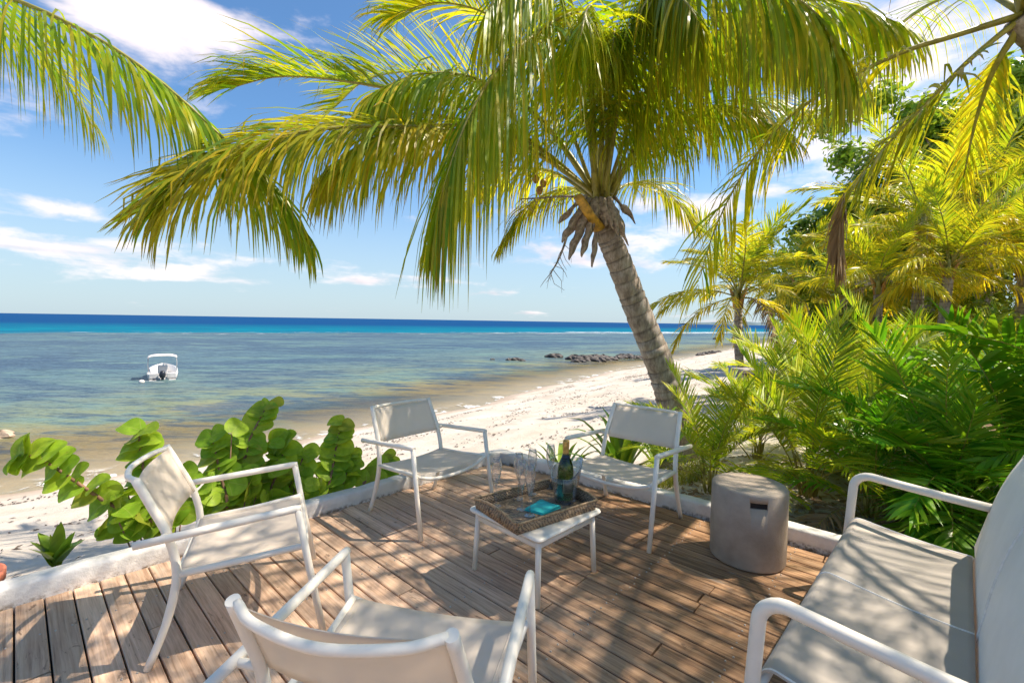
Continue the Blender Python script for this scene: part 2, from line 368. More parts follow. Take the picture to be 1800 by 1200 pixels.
def decking():
    m, nt, b, o = newmat('weathered_deck_board')
    g = nt.nodes.new('ShaderNodeNewGeometry'); oi = nt.nodes.new('ShaderNodeObjectInfo')
    p = mapping(nt, g.outputs['Position'], rot=(0, 0, R(-BA)))
    off = nd(nt, 'ShaderNodeCombineXYZ', X=mth(nt, 'MULTIPLY', oi.outputs['Random'], 31.0), Y=0.0, Z=mth(nt, 'MULTIPLY', oi.outputs['Random'], 9.0)).outputs[0]
    q = nd(nt, 'ShaderNodeVectorMath', {'operation': 'ADD'}, i0=p, i1=off).outputs[0]
    grain = noise(nt, mapping(nt, q, scale=(3.0, 75, 8)), 1, 6, .62, .4)
    fine = noise(nt, mapping(nt, q, scale=(14, 330, 20)), 1, 3, .6)
    patch = noise(nt, mapping(nt, q, scale=(2.2, 8, 4)), 1, 6, .66, .5)
    blot = noise(nt, mapping(nt, q, scale=(9, 26, 9)), 1, 5, .7, .6)
    px = nt.nodes.new('ShaderNodeSeparateXYZ'); nt.links.new(g.outputs['Position'], px.inputs[0])
    brownside = rng(nt, mth(nt, 'ADD', px.outputs[0], mth(nt, 'MULTIPLY', mth(nt, 'SUBTRACT', noise(nt, g.outputs['Position'], 1.1, 3), .5), 1.6)), -.45, .75)
    pale = ramp(nt, grain, [(.26, (.29, .165, .105)), (.40, (.54, .345, .225)), (.60, (.72, .505, .35)), (.8, (.79, .59, .43))])
    brown = ramp(nt, grain, [(.28, (.105, .05, .024)), (.45, (.28, .15, .073)), (.62, (.45, .27, .145)), (.82, (.60, .41, .25))])
    c = mix(nt, brownside, pale, brown)
    dk = ramp(nt, grain, [(.3, (.09, .048, .027)), (.7, (.27, .165, .095))])
    c = mix(nt, mth(nt, 'MULTIPLY', rng(nt, patch, .53, .70, 0, .62), mth(nt, 'ADD', mth(nt, 'MULTIPLY', brownside, .6), .4)), c, dk)
    c = mix(nt, rng(nt, blot, .60, .68, 0, .7), c, (.12, .068, .042))
    c = mix(nt, rng(nt, patch, .42, .26, 0, .5), c, (.56, .47, .39))
    c = mix(nt, rng(nt, fine, .5, .75, 0, .22), c, (.11, .07, .045))
    v = mth(nt, 'ADD', mth(nt, 'MULTIPLY', oi.outputs['Random'], .46), .74)
    c = mix(nt, 1.0, c, nd(nt, 'ShaderNodeCombineColor', Red=v, Green=v, Blue=v).outputs[0], 'MULTIPLY')
    put(nt, b.inputs['Base Color'], c); put(nt, b.inputs['Roughness'], rng(nt, grain, .3, .7, .55, .8))
    b.inputs['Specular IOR Level'].default_value = .35
    bump(nt, b, mth(nt, 'ADD', grain, mth(nt, 'MULTIPLY', fine, .4)), .35, .004); return m
M_deck = decking()
M_dark = simple('dark_underside', (.025, .02, .018), .9, .1)
M_screw = simple('screw_head', (.50, .44, .38), .5, .1, 80, .5)

def rattan():
    m, nt, b, o = newmat('woven_rattan')
    tcn = nt.nodes.new('ShaderNodeTexCoord')
    n = noise(nt, tcn.outputs['Object'], 60, 4, .7)
    a = nd(nt, 'ShaderNodeTexWave', {'wave_type': 'BANDS', 'bands_direction': 'DIAGONAL'}, Scale=34.0, Distortion=7.0, Vector=tcn.outputs['Object']).outputs[1]
    bb = nd(nt, 'ShaderNodeTexWave', {'wave_type': 'BANDS', 'bands_direction': 'Z'}, Scale=42.0, Distortion=4.0, Vector=tcn.outputs['Object']).outputs[1]
    h = mth(nt, 'MAXIMUM', a, bb)
    c = ramp(nt, mth(nt, 'MULTIPLY', h, mth(nt, 'ADD', n, .45)), [(.12, (.035, .02, .012)), (.45, (.20, .125, .07)), (.85, (.42, .29, .175))])
    put(nt, b.inputs['Base Color'], c); b.inputs['Roughness'].default_value = .6
    bump(nt, b, h, .8, .004); return m
M_rattan = rattan()
M_cane = simple('cane_rim', (.42, .27, .14), .5, .2, 70)

# ------------------------------------------------------------------ terrain, sand, sea
WZ = -2.65
P0 = Vector((-11.7, 10.2)); NS = Vector((-.791, .612)); LS = Vector((.612, .791))
def shore(x, y):
    d = Vector((x, y)) - P0; l = d.dot(LS); s = d.dot(NS)
    return s + 1.7 * math.exp(-((l - 10) / 13) ** 2) + .22 * math.sin(l * .55) + .12 * math.sin(l * 1.3 + 1), l
KL_A = onz(0, 1074); KL_C = onz(880, 811); KR_B = onz(1251, 915)
KL_D = (KL_C - KL_A).normalized(); KR_D = (KR_B - KL_C).normalized()
KL_N = Vector((-KL_D.y, KL_D.x, 0)); KR_N = Vector((-KR_D.y, KR_D.x, 0))   # both point away from the deck
def sstep(a, b, t):
    t = max(0, min(1, (t - a) / (b - a))); return t * t * (3 - 2 * t)
def ground(x, y):
    s, l = shore(x, y); q = -s
    if q < 0: z = WZ + max(q * .055, -2.5)
    elif q < 10: z = WZ + q * .185
    else: z = WZ + 1.85 + .62 * sstep(10, 15.5, q)
    if q > 15: z += min((q - 15) * .02, 1.5)
    if 1 < q: z += .035 * math.sin(x * 1.7 + y * .8) * math.cos(y * 1.3 - x * .4) + .02 * math.sin(x * 4.1 - y * 3.3)
    p = Vector((x, y, 0)) - KL_C; inside = min(-p.dot(KL_N), -p.dot(KR_N)); g = p.dot(KR_N)
    if q > 0: z += (max(z, -.07) - z) * sstep(.15, .6, g) * sstep(11.6, 13.4, q)
    if inside > -.3: z = min(z, -.16)
    return z
def axis(dense_a, dense_b, step, far_a, far_b):
    a = []; v = dense_a
    while v <= dense_b: a.append(v); v += step
    st = step
    while v < far_b: a.append(v); st *= 1.28; v += st
    a.append(far_b); lo = []; v = dense_a; st = step
    while v > far_a: st *= 1.28; v -= st; lo.append(max(v, far_a))
    return lo[::-1] + a
mb = MB(); X = axis(-18, 22, .32, -9000, 9000); Y = axis(-4, 46, .32, -300, 14000)
def soil(x, y):
    p = Vector((x, y, 0)) - KL_C; g = p.dot(KR_N); s, l = shore(x, y); q = -s
    gr = sstep(.0, .4, g) * sstep(13.2, 15.6, q + .5 * math.sin(l * 1.1))
    return gr
for y in Y:
    for x in X:
        mb.vert((x, y, ground(x, y)), (soil(x, y), 0, 0))
nx = len(X)
for j in range(len(Y) - 1):
    for i in range(nx - 1): mb.face((j * nx + i, j * nx + i + 1, (j + 1) * nx + i + 1, (j + 1) * nx + i))
def sandmat():
    m, nt, b, o = newmat('beach_sand')
    g = nt.nodes.new('ShaderNodeNewGeometry')
    a = nd(nt, 'ShaderNodeAttribute', {'attribute_name': 'Col'}); sp = nt.nodes.new('ShaderNodeSeparateColor'); nt.links.new(a.outputs['Color'], sp.inputs[0])
    z = nt.nodes.new('ShaderNodeSeparateXYZ'); nt.links.new(g.outputs['Position'], z.inputs[0])
    n = noise(nt, g.outputs['Position'], .9, 6, .6); n2 = noise(nt, g.outputs['Position'], 9, 6, .7); n3 = noise(nt, g.outputs['Position'], 160, 2, .6)
    sand = ramp(nt, n, [(.3, (.46, .39, .315)), (.55, (.57, .505, .43)), (.75, (.63, .57, .495))])
    sand = mix(nt, rng(nt, n2, .58, .72, 0, .45), sand, (.44, .35, .26))
    wet = rng(nt, mth(nt, 'ADD', z.outputs[2], mth(nt, 'MULTIPLY', n, .16)), WZ + .05, WZ + .34, 1, 0)
    sand = mix(nt, mth(nt, 'MULTIPLY', wet, .8), sand, (.42, .29, .175))
    under = rng(nt, z.outputs[2], WZ - .45, WZ - .02, 1, 0)
    weed = mix(nt, rng(nt, n2, .42, .58), (.24, .18, .07), (.46, .36, .20))
    sand = mix(nt, under, sand, weed)
    soilc = ramp(nt, n2, [(.3, (.075, .045, .028)), (.55, (.17, .11, .07)), (.75, (.30, .21, .13))])
    leaf = nd(nt, 'ShaderNodeTexVoronoi', Scale=34.0, Vector=g.outputs['Position'])
    soilc = mix(nt, rng(nt, leaf.outputs[0], .1, .35, .6, 0), soilc, (.34, .23, .12))
    c = mix(nt, sp.outputs[0], sand, soilc)
    put(nt, b.inputs['Base Color'], c); put(nt, b.inputs['Roughness'], rng(nt, wet, 0, 1, .95, .35)); b.inputs['Specular IOR Level'].default_value = .25
    foot = nd(nt, 'ShaderNodeTexVoronoi', {'feature': 'SMOOTH_F1'}, Scale=2.3, Vector=g.outputs['Position']).outputs[0]
    bump(nt, b, mth(nt, 'ADD', mth(nt, 'ADD', mth(nt, 'MULTIPLY', n2, 1.0), mth(nt, 'MULTIPLY', n3, .12)), mth(nt, 'MULTIPLY', foot, .9)), .5, .06); return m
terrain = tag(mb.build('ground', sandmat()), kind='structure')

def seamat():
    m, nt, b, o = newmat('sea_water')
    g = nt.nodes.new('ShaderNodeNewGeometry'); P = g.outputs['Position']
    d = nd(nt, 'ShaderNodeVectorMath', {'operation': 'SUBTRACT'}, i0=P, i1=(P0.x, P0.y, 0)).outputs[0]
    s = nd(nt, 'ShaderNodeVectorMath', {'operation': 'DOT_PRODUCT'}, i0=d, i1=(NS.x, NS.y, 0)).outputs['Value']
    l = nd(nt, 'ShaderNodeVectorMath', {'operation': 'DOT_PRODUCT'}, i0=d, i1=(LS.x, LS.y, 0)).outputs['Value']
    ll = mth(nt, 'DIVIDE', mth(nt, 'SUBTRACT', l, 10.0), 13.0)
    bul = mth(nt, 'MULTIPLY', mth(nt, 'POWER', 2.718, mth(nt, 'MULTIPLY', mth(nt, 'MULTIPLY', ll, ll), -1.0)), 1.7)
    s = mth(nt, 'ADD', s, bul)
    xy = nt.nodes.new('ShaderNodeSeparateXYZ'); nt.links.new(P, xy.inputs[0])
    reef = mth(nt, 'MULTIPLY', mth(nt, 'SUBTRACT', mth(nt, 'SUBTRACT', xy.outputs[1], mth(nt, 'MULTIPLY', xy.outputs[0], .63)), 152.0), .846)
    big = noise(nt, mapping(nt, P, scale=(1, 2.2, 1)), .045, 5, .6, .6)
    mid = noise(nt, mapping(nt, P, scale=(1, 2.4, 1)), .17, 5, .62, .5)
    sm = noise(nt, mapping(nt, P, rot=(0, 0, R(-20)), scale=(.8, 2.8, 1)), .62, 7, .68, .5)
    # shallow lagoon over sand, weed and coral
    sj = mth(nt, 'ADD', s, mth(nt, 'MULTIPLY', mth(nt, 'SUBTRACT', mid, .5), 14.0))
    base = ramp(nt, rng(nt, sj, 0, 40, 0, 1, False), [(0, (.42, .30, .15)), (.10, (.30, .24, .10)), (.22, (.19, .22, .12)), (.40, (.13, .185, .165)), (.65, (.085, .155, .18)), (1, (.075, .135, .175))])
    base = mix(nt, mth(nt, 'MULTIPLY', rng(nt, mth(nt, 'ADD', mid, mth(nt, 'MULTIPLY', sm, .35)), .66, .80), .7), base, (.14, .235, .20))
    base = mix(nt, mth(nt, 'MULTIPLY', rng(nt, mth(nt, 'ADD', big, mth(nt, 'MULTIPLY', sm, .5)), .68, .86), .75), base, (.034, .066, .13))
    base = mix(nt, mth(nt, 'MULTIPLY', rng(nt, sm, .47, .62), .72), base, (.034, .066, .105))
    base = mix(nt, mth(nt, 'MULTIPLY', rng(nt, mid, .64, .74), .25), base, (.20, .15, .10))
    rip = noise(nt, mapping(nt, P, rot=(0, 0, R(8)), scale=(.9, 3.4, 1)), 2.6, 5, .7, .3)  # ripple glints and dark troughs painted as streaks in the water colour
    base = mix(nt, rng(nt, rip, .50, .68, 0, .55), base, (.16, .24, .25))
    base = mix(nt, rng(nt, rip, .46, .32, 0, .55), base, (.015, .035, .06))
    far = mth(nt, 'ADD', reef, mth(nt, 'MULTIPLY', mth(nt, 'SUBTRACT', big, .5), 30.0))
    tq = mix(nt, rng(nt, big, .4, .6), (.0, .115, .20), (.0, .16, .235))
    deep = mix(nt, rng(nt, far, 5, 190), tq, (.0, .050, .165))
    c = mix(nt, rng(nt, far, -6, 6), base, deep)
    # breaking wash on the reef and at the sand
    fo = noise(nt, mapping(nt, P, scale=(.35, 1.6, 1)), .32, 5, .7, .4)
    br = mth(nt, 'MULTIPLY', mth(nt, 'MULTIPLY', rng(nt, far, -16, -6), rng(nt, far, 2, 12, 1, 0)), rng(nt, mth(nt, 'ADD', fo, mth(nt, 'MULTIPLY', rng(nt, xy.outputs[0], -40, 70), .12)), .60, .68))
    edge = noise(nt, P, 1.4, 5, .7, .5)
    sw = mth(nt, 'MULTIPLY', mth(nt, 'MULTIPLY', rng(nt, s, -.9, -.1), rng(nt, s, .2, 1.3, 1, 0)), rng(nt, edge, .50, .60))
    foam = mth(nt, 'MAXIMUM', br, sw)
    c = mix(nt, foam, c, (.85, .86, .85))
    df = nd(nt, 'ShaderNodeBsdfDiffuse'); put(nt, df.inputs[0], c); gs = nd(nt, 'ShaderNodeBsdfGlossy', Roughness=.12)
    w1 = noise(nt, mapping(nt, P, scale=(1, 2.3, 1)), 1.3, 4, .6, .3); w2 = noise(nt, mapping(nt, P, scale=(1, 2.0, 1)), 4.5, 3, .6)
    w0 = noise(nt, mapping(nt, P, scale=(1, 2.6, 1)), .35, 3, .5, .3)
    h = mth(nt, 'ADD', mth(nt, 'ADD', w1, mth(nt, 'MULTIPLY', w2, .25)), mth(nt, 'MULTIPLY', w0, 1.6))
    bn = nd(nt, 'ShaderNodeBump', Strength=.55, Distance=.25, Height=h).outputs[0]
    nt.links.new(bn, df.inputs['Normal']); nt.links.new(bn, gs.inputs['Normal'])
    fr = nd(nt, 'ShaderNodeFresnel', IOR=1.33, Normal=bn).outputs[0]
    fr = mth(nt, 'MULTIPLY', mth(nt, 'MINIMUM', fr, rng(nt, far, -30, 20, .20, .07)), mth(nt, 'SUBTRACT', 1.0, foam))
    wat = nd(nt, 'ShaderNodeMixShader', i0=fr, i1=df.outputs[0], i2=gs.outputs[0])
    tr = nd(nt, 'ShaderNodeBsdfTransparent', Color=(.93, .97, .93, 1))
    al = mth(nt, 'MAXIMUM', rng(nt, mth(nt, 'ADD', s, mth(nt, 'MULTIPLY', mth(nt, 'SUBTRACT', sm, .5), 3.0)), -.5, 9.0, .12, 1), foam)
    ms = nd(nt, 'ShaderNodeMixShader', i0=al, i1=tr.outputs[0], i2=wat.outputs[0])
    nt.links.new(ms.outputs[0], o.inputs[0]); return m
mb = MB()
XS = [-13000, -3000, -800, -200, -60, -20, 0, 20, 60, 200, 800, 3000, 13000]; YS = [-60, 0, 10, 20, 40, 80, 160, 320, 800, 2500, 8000, 14000]
for y in YS:
    for x in XS: mb.vert((x, y, WZ))
for j in range(len(YS) - 1):
    for i in range(len(XS) - 1):
        n = len(XS); mb.face((j * n + i, j * n + i + 1, (j + 1) * n + i + 1, (j + 1) * n + i))
tag(mb.build('sea', seamat()), kind='structure')

# dry seaweed litter lying in lines along the beach
mb = MB()
for k in range(9500):
    band = random.choice([2.1, 2.4, 4.2, 5.0, 5.2, 6.4, 7.6, 9.4, None])
    q = rnd(1.2, 12) if band is None else random.gauss(band, .16)
    l = rnd(-8, 26) if random.random() < .75 else rnd(20, 75)
    if band and math.sin(l * 1.7 + band * 3) + math.sin(l * .63 + band) < -.3: continue
    p = P0 + LS * l - NS * (q + 1.7 * math.exp(-((l - 10) / 13) ** 2))
    if (Vector((p.x, p.y, 0)) - KL_C).dot(KL_N) < .15 and (Vector((p.x, p.y, 0)) - KL_C).dot(KR_N) < .15: continue
    z = ground(p.x, p.y) + .012; a = rnd(0, 6.3); L = rnd(.014, .055); w = rnd(.007, .02)
    d = Vector((math.cos(a), math.sin(a), rnd(-.1, .2))); e = Vector((-d.y, d.x, rnd(-.3, .3)))
    o = Vector((p.x, p.y, z))
    i = [mb.vert(o + d * L), mb.vert(o + e * w + Vector((0, 0, .012))), mb.vert(o - d * L), mb.vert(o - e * w)]
    mb.face((i[0], i[1], i[3])); mb.face((i[1], i[2], i[3]))
tag(mb.build('seaweed_litter', simple('dry_seaweed', (.10, .075, .06), .9, .2)), 'dark dry seaweed scraps strewn in lines along the white sand', 'seaweed', kind='stuff')

# far low headland on the right of the horizon
mb = MB()
a0 = at(1205, 566, 2600); b0 = at(1760, 574, 2600)
prof = []
for i in range(41):
    t = i / 40; p = a0.lerp(b0, t); h = (2 + 16 * sstep(0, .14, t) + 5 * math.sin(t * 19) * t + 3 * math.sin(t * 47)) * (1 if t < .9 else 1 - (t - .9) * 6)
    prof.append((p.x, p.y, max(h, 1)))
for x, y, h in prof:
    for dy, z in ((-80, WZ - 1), (-40, h * .6), (0, h), (60, h * .7), (120, WZ - 1)): mb.vert((x, y + dy, z))
for i in range(40):
    for k in range(4): mb.face((i * 5 + k, (i + 1) * 5 + k, (i + 1) * 5 + k + 1, i * 5 + k + 1))
tag(mb.build('headland', simple('far_wooded_land', (.10, .15, .17), .95, .15, .02)), kind='structure')

# ------------------------------------------------------------------ deck
deck_c = KL_C - EK * 1.9 + EB * 2.0
mb = MB()
c0 = KL_C - KL_D * 4.6; c1 = KL_C; c2 = KL_C + KR_D * 6.5
pts = [c0, c1, c2, c2 - EK * 6.0 , c0 + EB * 6.5]
ids = [mb.vert((p.x, p.y, -.032)) for p in pts]; idb = [mb.vert((p.x, p.y, -.12)) for p in pts]
mb.face(ids[::-1], 0, False); mb.face(idb, 0, False)
for i in range(5): mb.face((ids[i], ids[(i + 1) % 5], idb[(i + 1) % 5], idb[i]), 0, False)
deck = tag(mb.build('deck', M_dark), kind='structure')
PITCHB = .0902; GAP = .006
def line_hit(o, d, a, b):   # t where o+t*d crosses line a+b*s
    den = d.x * b.y - d.y * b.x
    return ((a.x - o.x) * b.y - (a.y - o.y) * b.x) / den
w0 = onz(78, 1052).dot(EK); cc = KL_C.dot(EK)
plank_meshes = {}
def plank(L):
    key = round(L, 2)
    if key in plank_meshes: return plank_meshes[key]
    L = key; m = MB(); hw = (PITCHB - GAP) / 2; e = .003
    sec = [(-hw, -.02), (hw, -.02), (hw, -e), (hw - e, 0), (-hw + e, 0), (-hw, -e)]
    A = [m.vert((0, y, z)) for y, z in sec]; B = [m.vert((L, y, z)) for y, z in sec]
    for k in range(6): m.face((A[k], B[k], B[(k + 1) % 6], A[(k + 1) % 6]), 0, False)
    m.face(A, 0, False); m.face(B[::-1], 0, False)
    plank_meshes[key] = m.mesh('plank', M_deck); return plank_meshes[key]
screws = MB(); prng = random.Random(3)
for k in range(-46, 62):
    w = w0 + PITCHB * (k + .5)
    o = EK * w
    if w <= cc: t0 = line_hit(o, EB, KL_C, KL_D) - .03
    else: t0 = line_hit(o, EB, KL_C, KR_D) - .04
    if w > cc + .55: break
    t1 = t0 + 5.6 if w < cc else t0 + 5.5
    if w < cc - 3.4: break_at = None
    if (o + EB * t0).y < -1.6 and (o + EB * t0).x < -3.5: continue
    cuts = [t0]; t = t0 + prng.choice([.62, 1.12, 1.62, 2.1]) + prng.uniform(-.02, .02)
    while t < t1 - .4: cuts.append(t); t += prng.choice([1.5, 2.0, 2.4])
    cuts.append(t1)
    for a, b in zip(cuts, cuts[1:]):
        L = math.floor((b - a - .003) * 100) / 100
        ob = link('plank', plank(L), deck)
        p = o + EB * (a + .0015); ob.location = (p.x, p.y, prng.uniform(-.0015, .0015)); ob.rotation_euler = (prng.uniform(-.006, .006), 0, R(BA))
    t = math.ceil(t0 / .5) * .5
    while t < t1:
        for dy in (-.024, .024):
            p = o + EB * (t + prng.uniform(-.012, .012)) + EK * dy
            screws.lathe([(0, .0012), (.0035, .0012), (.0042, -.002)], 7, (p.x, p.y, .0022))
        t += .5
tag(screws.build('screw_heads', M_screw, deck), kind='stuff')

# kerb round the deck: one low whitewashed wall with a corner
KH = .092; KW = .105
def kerb():
    m = MB()
    a = KL_C - KL_D * 4.6; b = KL_C; c = KL_C + KR_D * 6.5
    bis = (KL_N + KR_N).normalized(); kk = 1 / bis.dot(KL_N)
    path = []
    n1 = 46; n2 = 64
    for i in range(n1): path.append((a.lerp(b, i / n1), KL_N, 1))
    path.append((b, bis, kk))
    for i in range(1, n2 + 1): path.append((b.lerp(c, i / n2), KR_N, 1))
    sec = [(0, -.03), (.0, .03), (0, KH - .016), (.006, KH - .004), (.018, KH), (.05, KH + .002), (KW - .02, KH), (KW - .005, KH - .006), (KW, KH - .02), (KW, .0), (KW + .02, -1.0)]
    rr = random.Random(5); rows = []
    for p, n, k in path:
        j1 = rr.uniform(-.003, .003); j2 = rr.uniform(-.003, .003)
        rows.append([m.vert(p + n * (u * k) + n * (j1 if z < KH - .01 else j1 + j2) + Vector((0, 0, z + (j2 if z > .02 else 0)))) for u, z in sec])
    for A, B in zip(rows, rows[1:]):
        for q in range(len(sec) - 1): m.face((A[q], A[q + 1], B[q + 1], B[q]))
    m.face(rows[0][::-1], 0, False); m.face(rows[-1], 0, False)
    return tag(m.build('kerb_wall', M_kerb), 'low whitewashed concrete kerb edging the wooden deck', 'kerb')
kerb()

# ------------------------------------------------------------------ armchairs
def make_chair(name, label):
    t = thing(name, label, 'armchair', group='white armchairs round the low table')
    r = .0138
    for s in (1, -1):
        # front leg, bent sharply into the armrest; rear leg bows forward at the seat and leans back above it
        m = MB(); m.tube([(s * .303, .268, .002), (s * .300, .222, .25), (s * .297, .180, .505)], [r * .92, r, r], 12); m.build('front_leg', M_frame, t)
        m = MB(); m.tube([(s * .297, .192, .508), (s * .297, .172, .508), (s * .302, -.10, .487), (s * .308, -.325, .470)], [.0125, .0145, .0145, .0135], 12)
        m.tube([(s * .306, -.252, .474), (s * .245, -.246, .468)], .011, 8); m.build('armrest', M_frame, t)
        P = crom([(s * .268, -.302, .002), (s * .262, -.245, .16), (s * .256, -.215, .32), (s * .248, -.240, .46), (s * .240, -.290, .58), (s * .233, -.333, .676)], 18)
        m = MB(); m.tube(P, [.0132] * 4 + [.0145] * 14, 12); m.build('rear_leg', M_frame, t)
        m = MB(); m.tube([(s * .256, -.213, .318), (s * .262, 0, .330), (s * .280, .195, .348), (s * .298, .205, .352)], .0125, 10); m.build('seat_rail', M_frame, t)
    m = MB(); m.tube(crom([(-.225, -.330, .668), (-.15, -.372, .664), (0, -.398, .660), (.15, -.372, .664), (.225, -.330, .668)], 22), .0105, 10); m.build('top_rail', M_frame, t)
    m = MB(); m.tube(crom([(-.285, .203, .345), (-.17, .212, .312), (0, .216, .300), (.17, .212, .312), (.285, .203, .345)], 22), .0105, 10); m.build('front_rail', M_frame, t)
    m = MB(); m.tube(crom([(-.252, -.213, .316), (-.12, -.222, .290), (0, -.224, .284), (.12, -.222, .290), (.252, -.213, .316)], 16), .0105, 8); m.build('rear_rail', M_frame, t)
    def back(u, v):
        x = (u - .5) * 2; z = .458 + v * .205 - .006 * (1 - x * x)
        y = -.228 - (z - .44) * .455 - .030 * (1 - x * x)
        return (x * .2365, y + .006, z)
    m = MB(); m.grid(back, 18, 6, .0024); b = m.build('backrest', M_fab, t)
    for s in (1, -1):
        m = MB(); m.tube([Vector(back(.5 + s * .465, v / 5)) + Vector((0, .0015, 0)) for v in range(6)], .0022, 6); m.build('hem', M_fab, b)
    def seat(u, v):
        x = (u - .5) * 2; y = -.212 + v * .415; sag = .026 * (1 - x * x) * (.75 + .5 * math.sin(v * math.pi))
        w = .256 + .026 * v
        z = .3285 + .026 * v - sag * (1 if v < .9 else 1 - (v - .9) * 3) - (.006 if abs(x) > .97 else 0) - .004 * (v > .96)
        return (x * w, y, z)
    m = MB(); m.grid(seat, 20, 14, .0024); b = m.build('seat', M_fab, t)
    for s in (1, -1):
        m = MB(); m.tube([Vector(seat(.5 + s * .44, v / 8)) + Vector((0, 0, .0015)) for v in range(9)], .002, 6); m.build('hem', M_fab, b)
    return t
SC = .8333
def cloc(x, y): return (x * SC, y * SC, 0)
def crz(a): return R(a - 90)
c1 = make_chair('armchair', 'white armchair beside the sea grape leaves, seen side-on facing the low table')
c1.location = cloc(-1.34, 2.309); c1.rotation_euler = (0, 0, crz(26.6))
dup(c1, cloc(-.605, 3.503), crz(-40.2), 'white armchair at the far kerb corner with its back to the sea')
dup(c1, cloc(.846, 3.388), crz(-130.3), 'white armchair with its back to the garden, beside the concrete stool')
dup(c1, cloc(-.317, 1.414), crz(78.5), 'nearest white armchair, seen from behind, cut off by the bottom edge')

# ------------------------------------------------------------------ sofa
SF = Vector((1.647 * 1.0, 2.150, 0)); SN = Vector((.653, 1.152, 0))
sdir = (SN - SF).normalized(); SLEN = (SN - SF).length
ddir = Vector((-sdir.y, sdir.x, 0))
if ddir.x < 0: ddir = -ddir
sofa = thing('garden_sofa', 'two-seat garden sofa of white tube with greige sling seat at the right', 'sofa', SF)
def sp_(u, v, z): return sdir * u + ddir * v + Vector((0, 0, z))    # u along the seat, v towards the back
AZ = .545
for u in (0.0, SLEN):
    rb = .065
    P = [sp_(u, -.03, .002), sp_(u, -.012, .25), sp_(u, 0, AZ - rb)]
    for k in range(1, 7):
        a = k / 6 * math.pi / 2; P.append(sp_(u, rb * (1 - math.cos(a)), AZ - rb + rb * math.sin(a)))
    P += [sp_(u, .2, AZ - .012), sp_(u, .33, AZ - .022), sp_(u, .47, AZ - .03)]
    m = MB(); m.tube(P, .0185, 14); m.build('armrest', M_frame, sofa)
    m = MB(); m.tube([sp_(u, .50, .002), sp_(u, .44, .20), sp_(u, .43, .34), sp_(u, .47, .52), sp_(u, .56, .78)], .0165, 12); m.build('rear_leg', M_frame, sofa)
    m = MB(); m.tube(crom([sp_(u, .0, .30), sp_(u, .2, .285), sp_(u, .43, .28)], 8), .014, 10); m.build('seat_rail', M_frame, sofa)
m = MB(); m.tube([sp_(.0, .005, .300), sp_(SLEN, .005, .300)], .013, 10); m.build('front_rail', M_frame, sofa)
m = MB(); m.tube([sp_(.0, .435, .27), sp_(SLEN, .435, .27)], .013, 10); m.build('rear_rail', M_frame, sofa)
U0, U1 = .028, SLEN - .028
def seatp(v):       # profile of the slung seat, front roll to back
    if v < .22:
        a = v / .22 * math.pi * .55
        return (.012 - .034 * math.cos(math.pi * .12 + a * .9) + .012, .292 + .052 * math.sin(a + .02))
    q = (v - .22) / .78
    return (.035 + .375 * q, .345 - .040 * math.sin(q * math.pi * .5) + .0 * q)
def seatf(u, v):
    y, z = seatp(v); x = abs(u - .5) * 2
    z -= .010 * (1 - abs(2 * ((u * 2) % 1) - 1) ** 2 * .0) * math.sin(((u * 2) % 1) * math.pi) * (v > .2) * .8
    return sp_(U0 + (U1 - U0) * u, y, z)
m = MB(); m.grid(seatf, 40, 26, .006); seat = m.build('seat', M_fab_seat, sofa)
for uu in (0.004, .5, .996):
    m = MB(); m.tube([Vector(seatf(uu, v / 24)) + Vector((0, 0, .002)) for v in range(1, 25)], .0042, 8); m.build('piping', M_piping, seat)
def backp(v):
    z = .262 + .52 * v
    return (.405 + .012 * math.cos(v * math.pi * 1.3) + .07 * v * v + .085 * v, z)
def backf(u, v):
    y, z = backp(v); return sp_(U0 - .01 + (U1 - U0 + .02) * u, y, z)
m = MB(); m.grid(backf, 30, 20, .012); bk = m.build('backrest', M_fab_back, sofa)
for uu in (.5,):
    m = MB(); m.tube([Vector(backf(uu, v / 24)) - ddir * .007 for v in range(25)], .0042, 8); m.build('piping', M_piping, bk)
m = MB(); m.tube([sp_(0, .56, .785), sp_(SLEN, .56, .785)], .0165, 12); m.build('top_rail', M_frame, sofa)

# ------------------------------------------------------------------ low table, tray and drinks
TC = Vector((.155, 2.68, 0)) * SC; TTOP = .318
tb = thing('low_table', 'square white low table in the middle of the deck', 'table', TC, R(45))
def roundrect(m, hx, hy, r, z0, z1, e=.008):
    ring = []
    for cx_, cy_, a0 in ((hx - r, hy - r, 0), (-hx + r, hy - r, 90), (-hx + r, -hy + r, 180), (hx - r, -hy + r, 270)):
        for k in range(6):
            a = R(a0 + 90 * k / 5); ring.append((cx_, cy_, math.cos(a), math.sin(a)))
    rows = []
    for dr, z in ((-e, z0), (0, z0 + e), (0, z1 - e), (-e * .4, z1 - e * .3), (-e * 1.2, z1)):
        rows.append([m.vert((x + c * (r + dr), y + s_ * (r + dr), z)) for x, y, c, s_ in ring])
    n = len(ring)
    for A, B in zip(rows, rows[1:]):
        for k in range(n): m.face((A[k], A[(k + 1) % n], B[(k + 1) % n], B[k]))
    m.face(rows[0][::-1], 0, False); m.face(rows[-1], 0, False)
m = MB(); roundrect(m, .240, .240, .03, TTOP - .022, TTOP, .010); m.build('table_top', M_frame, tb)
for sx in (1, -1):
    for sy in (1, -1):
        m = MB(); m.tube([(sx * .212, sy * .212, .002), (sx * .200, sy * .200, TTOP - .02)], [.0125, .0140], 12); m.build('leg', M_frame, tb)
for k in range(4):
    a = k * math.pi / 2; c, s_ = math.cos(a), math.sin(a); f = lambda x, y: (x * c - y * s_, x * s_ + y * c)
    m = MB(); m.tube([(*f(-.2, .2), TTOP - .052), (*f(.2, .2), TTOP - .052)], .011, 10, flat=1.2); m.build('apron', M_frame, tb)

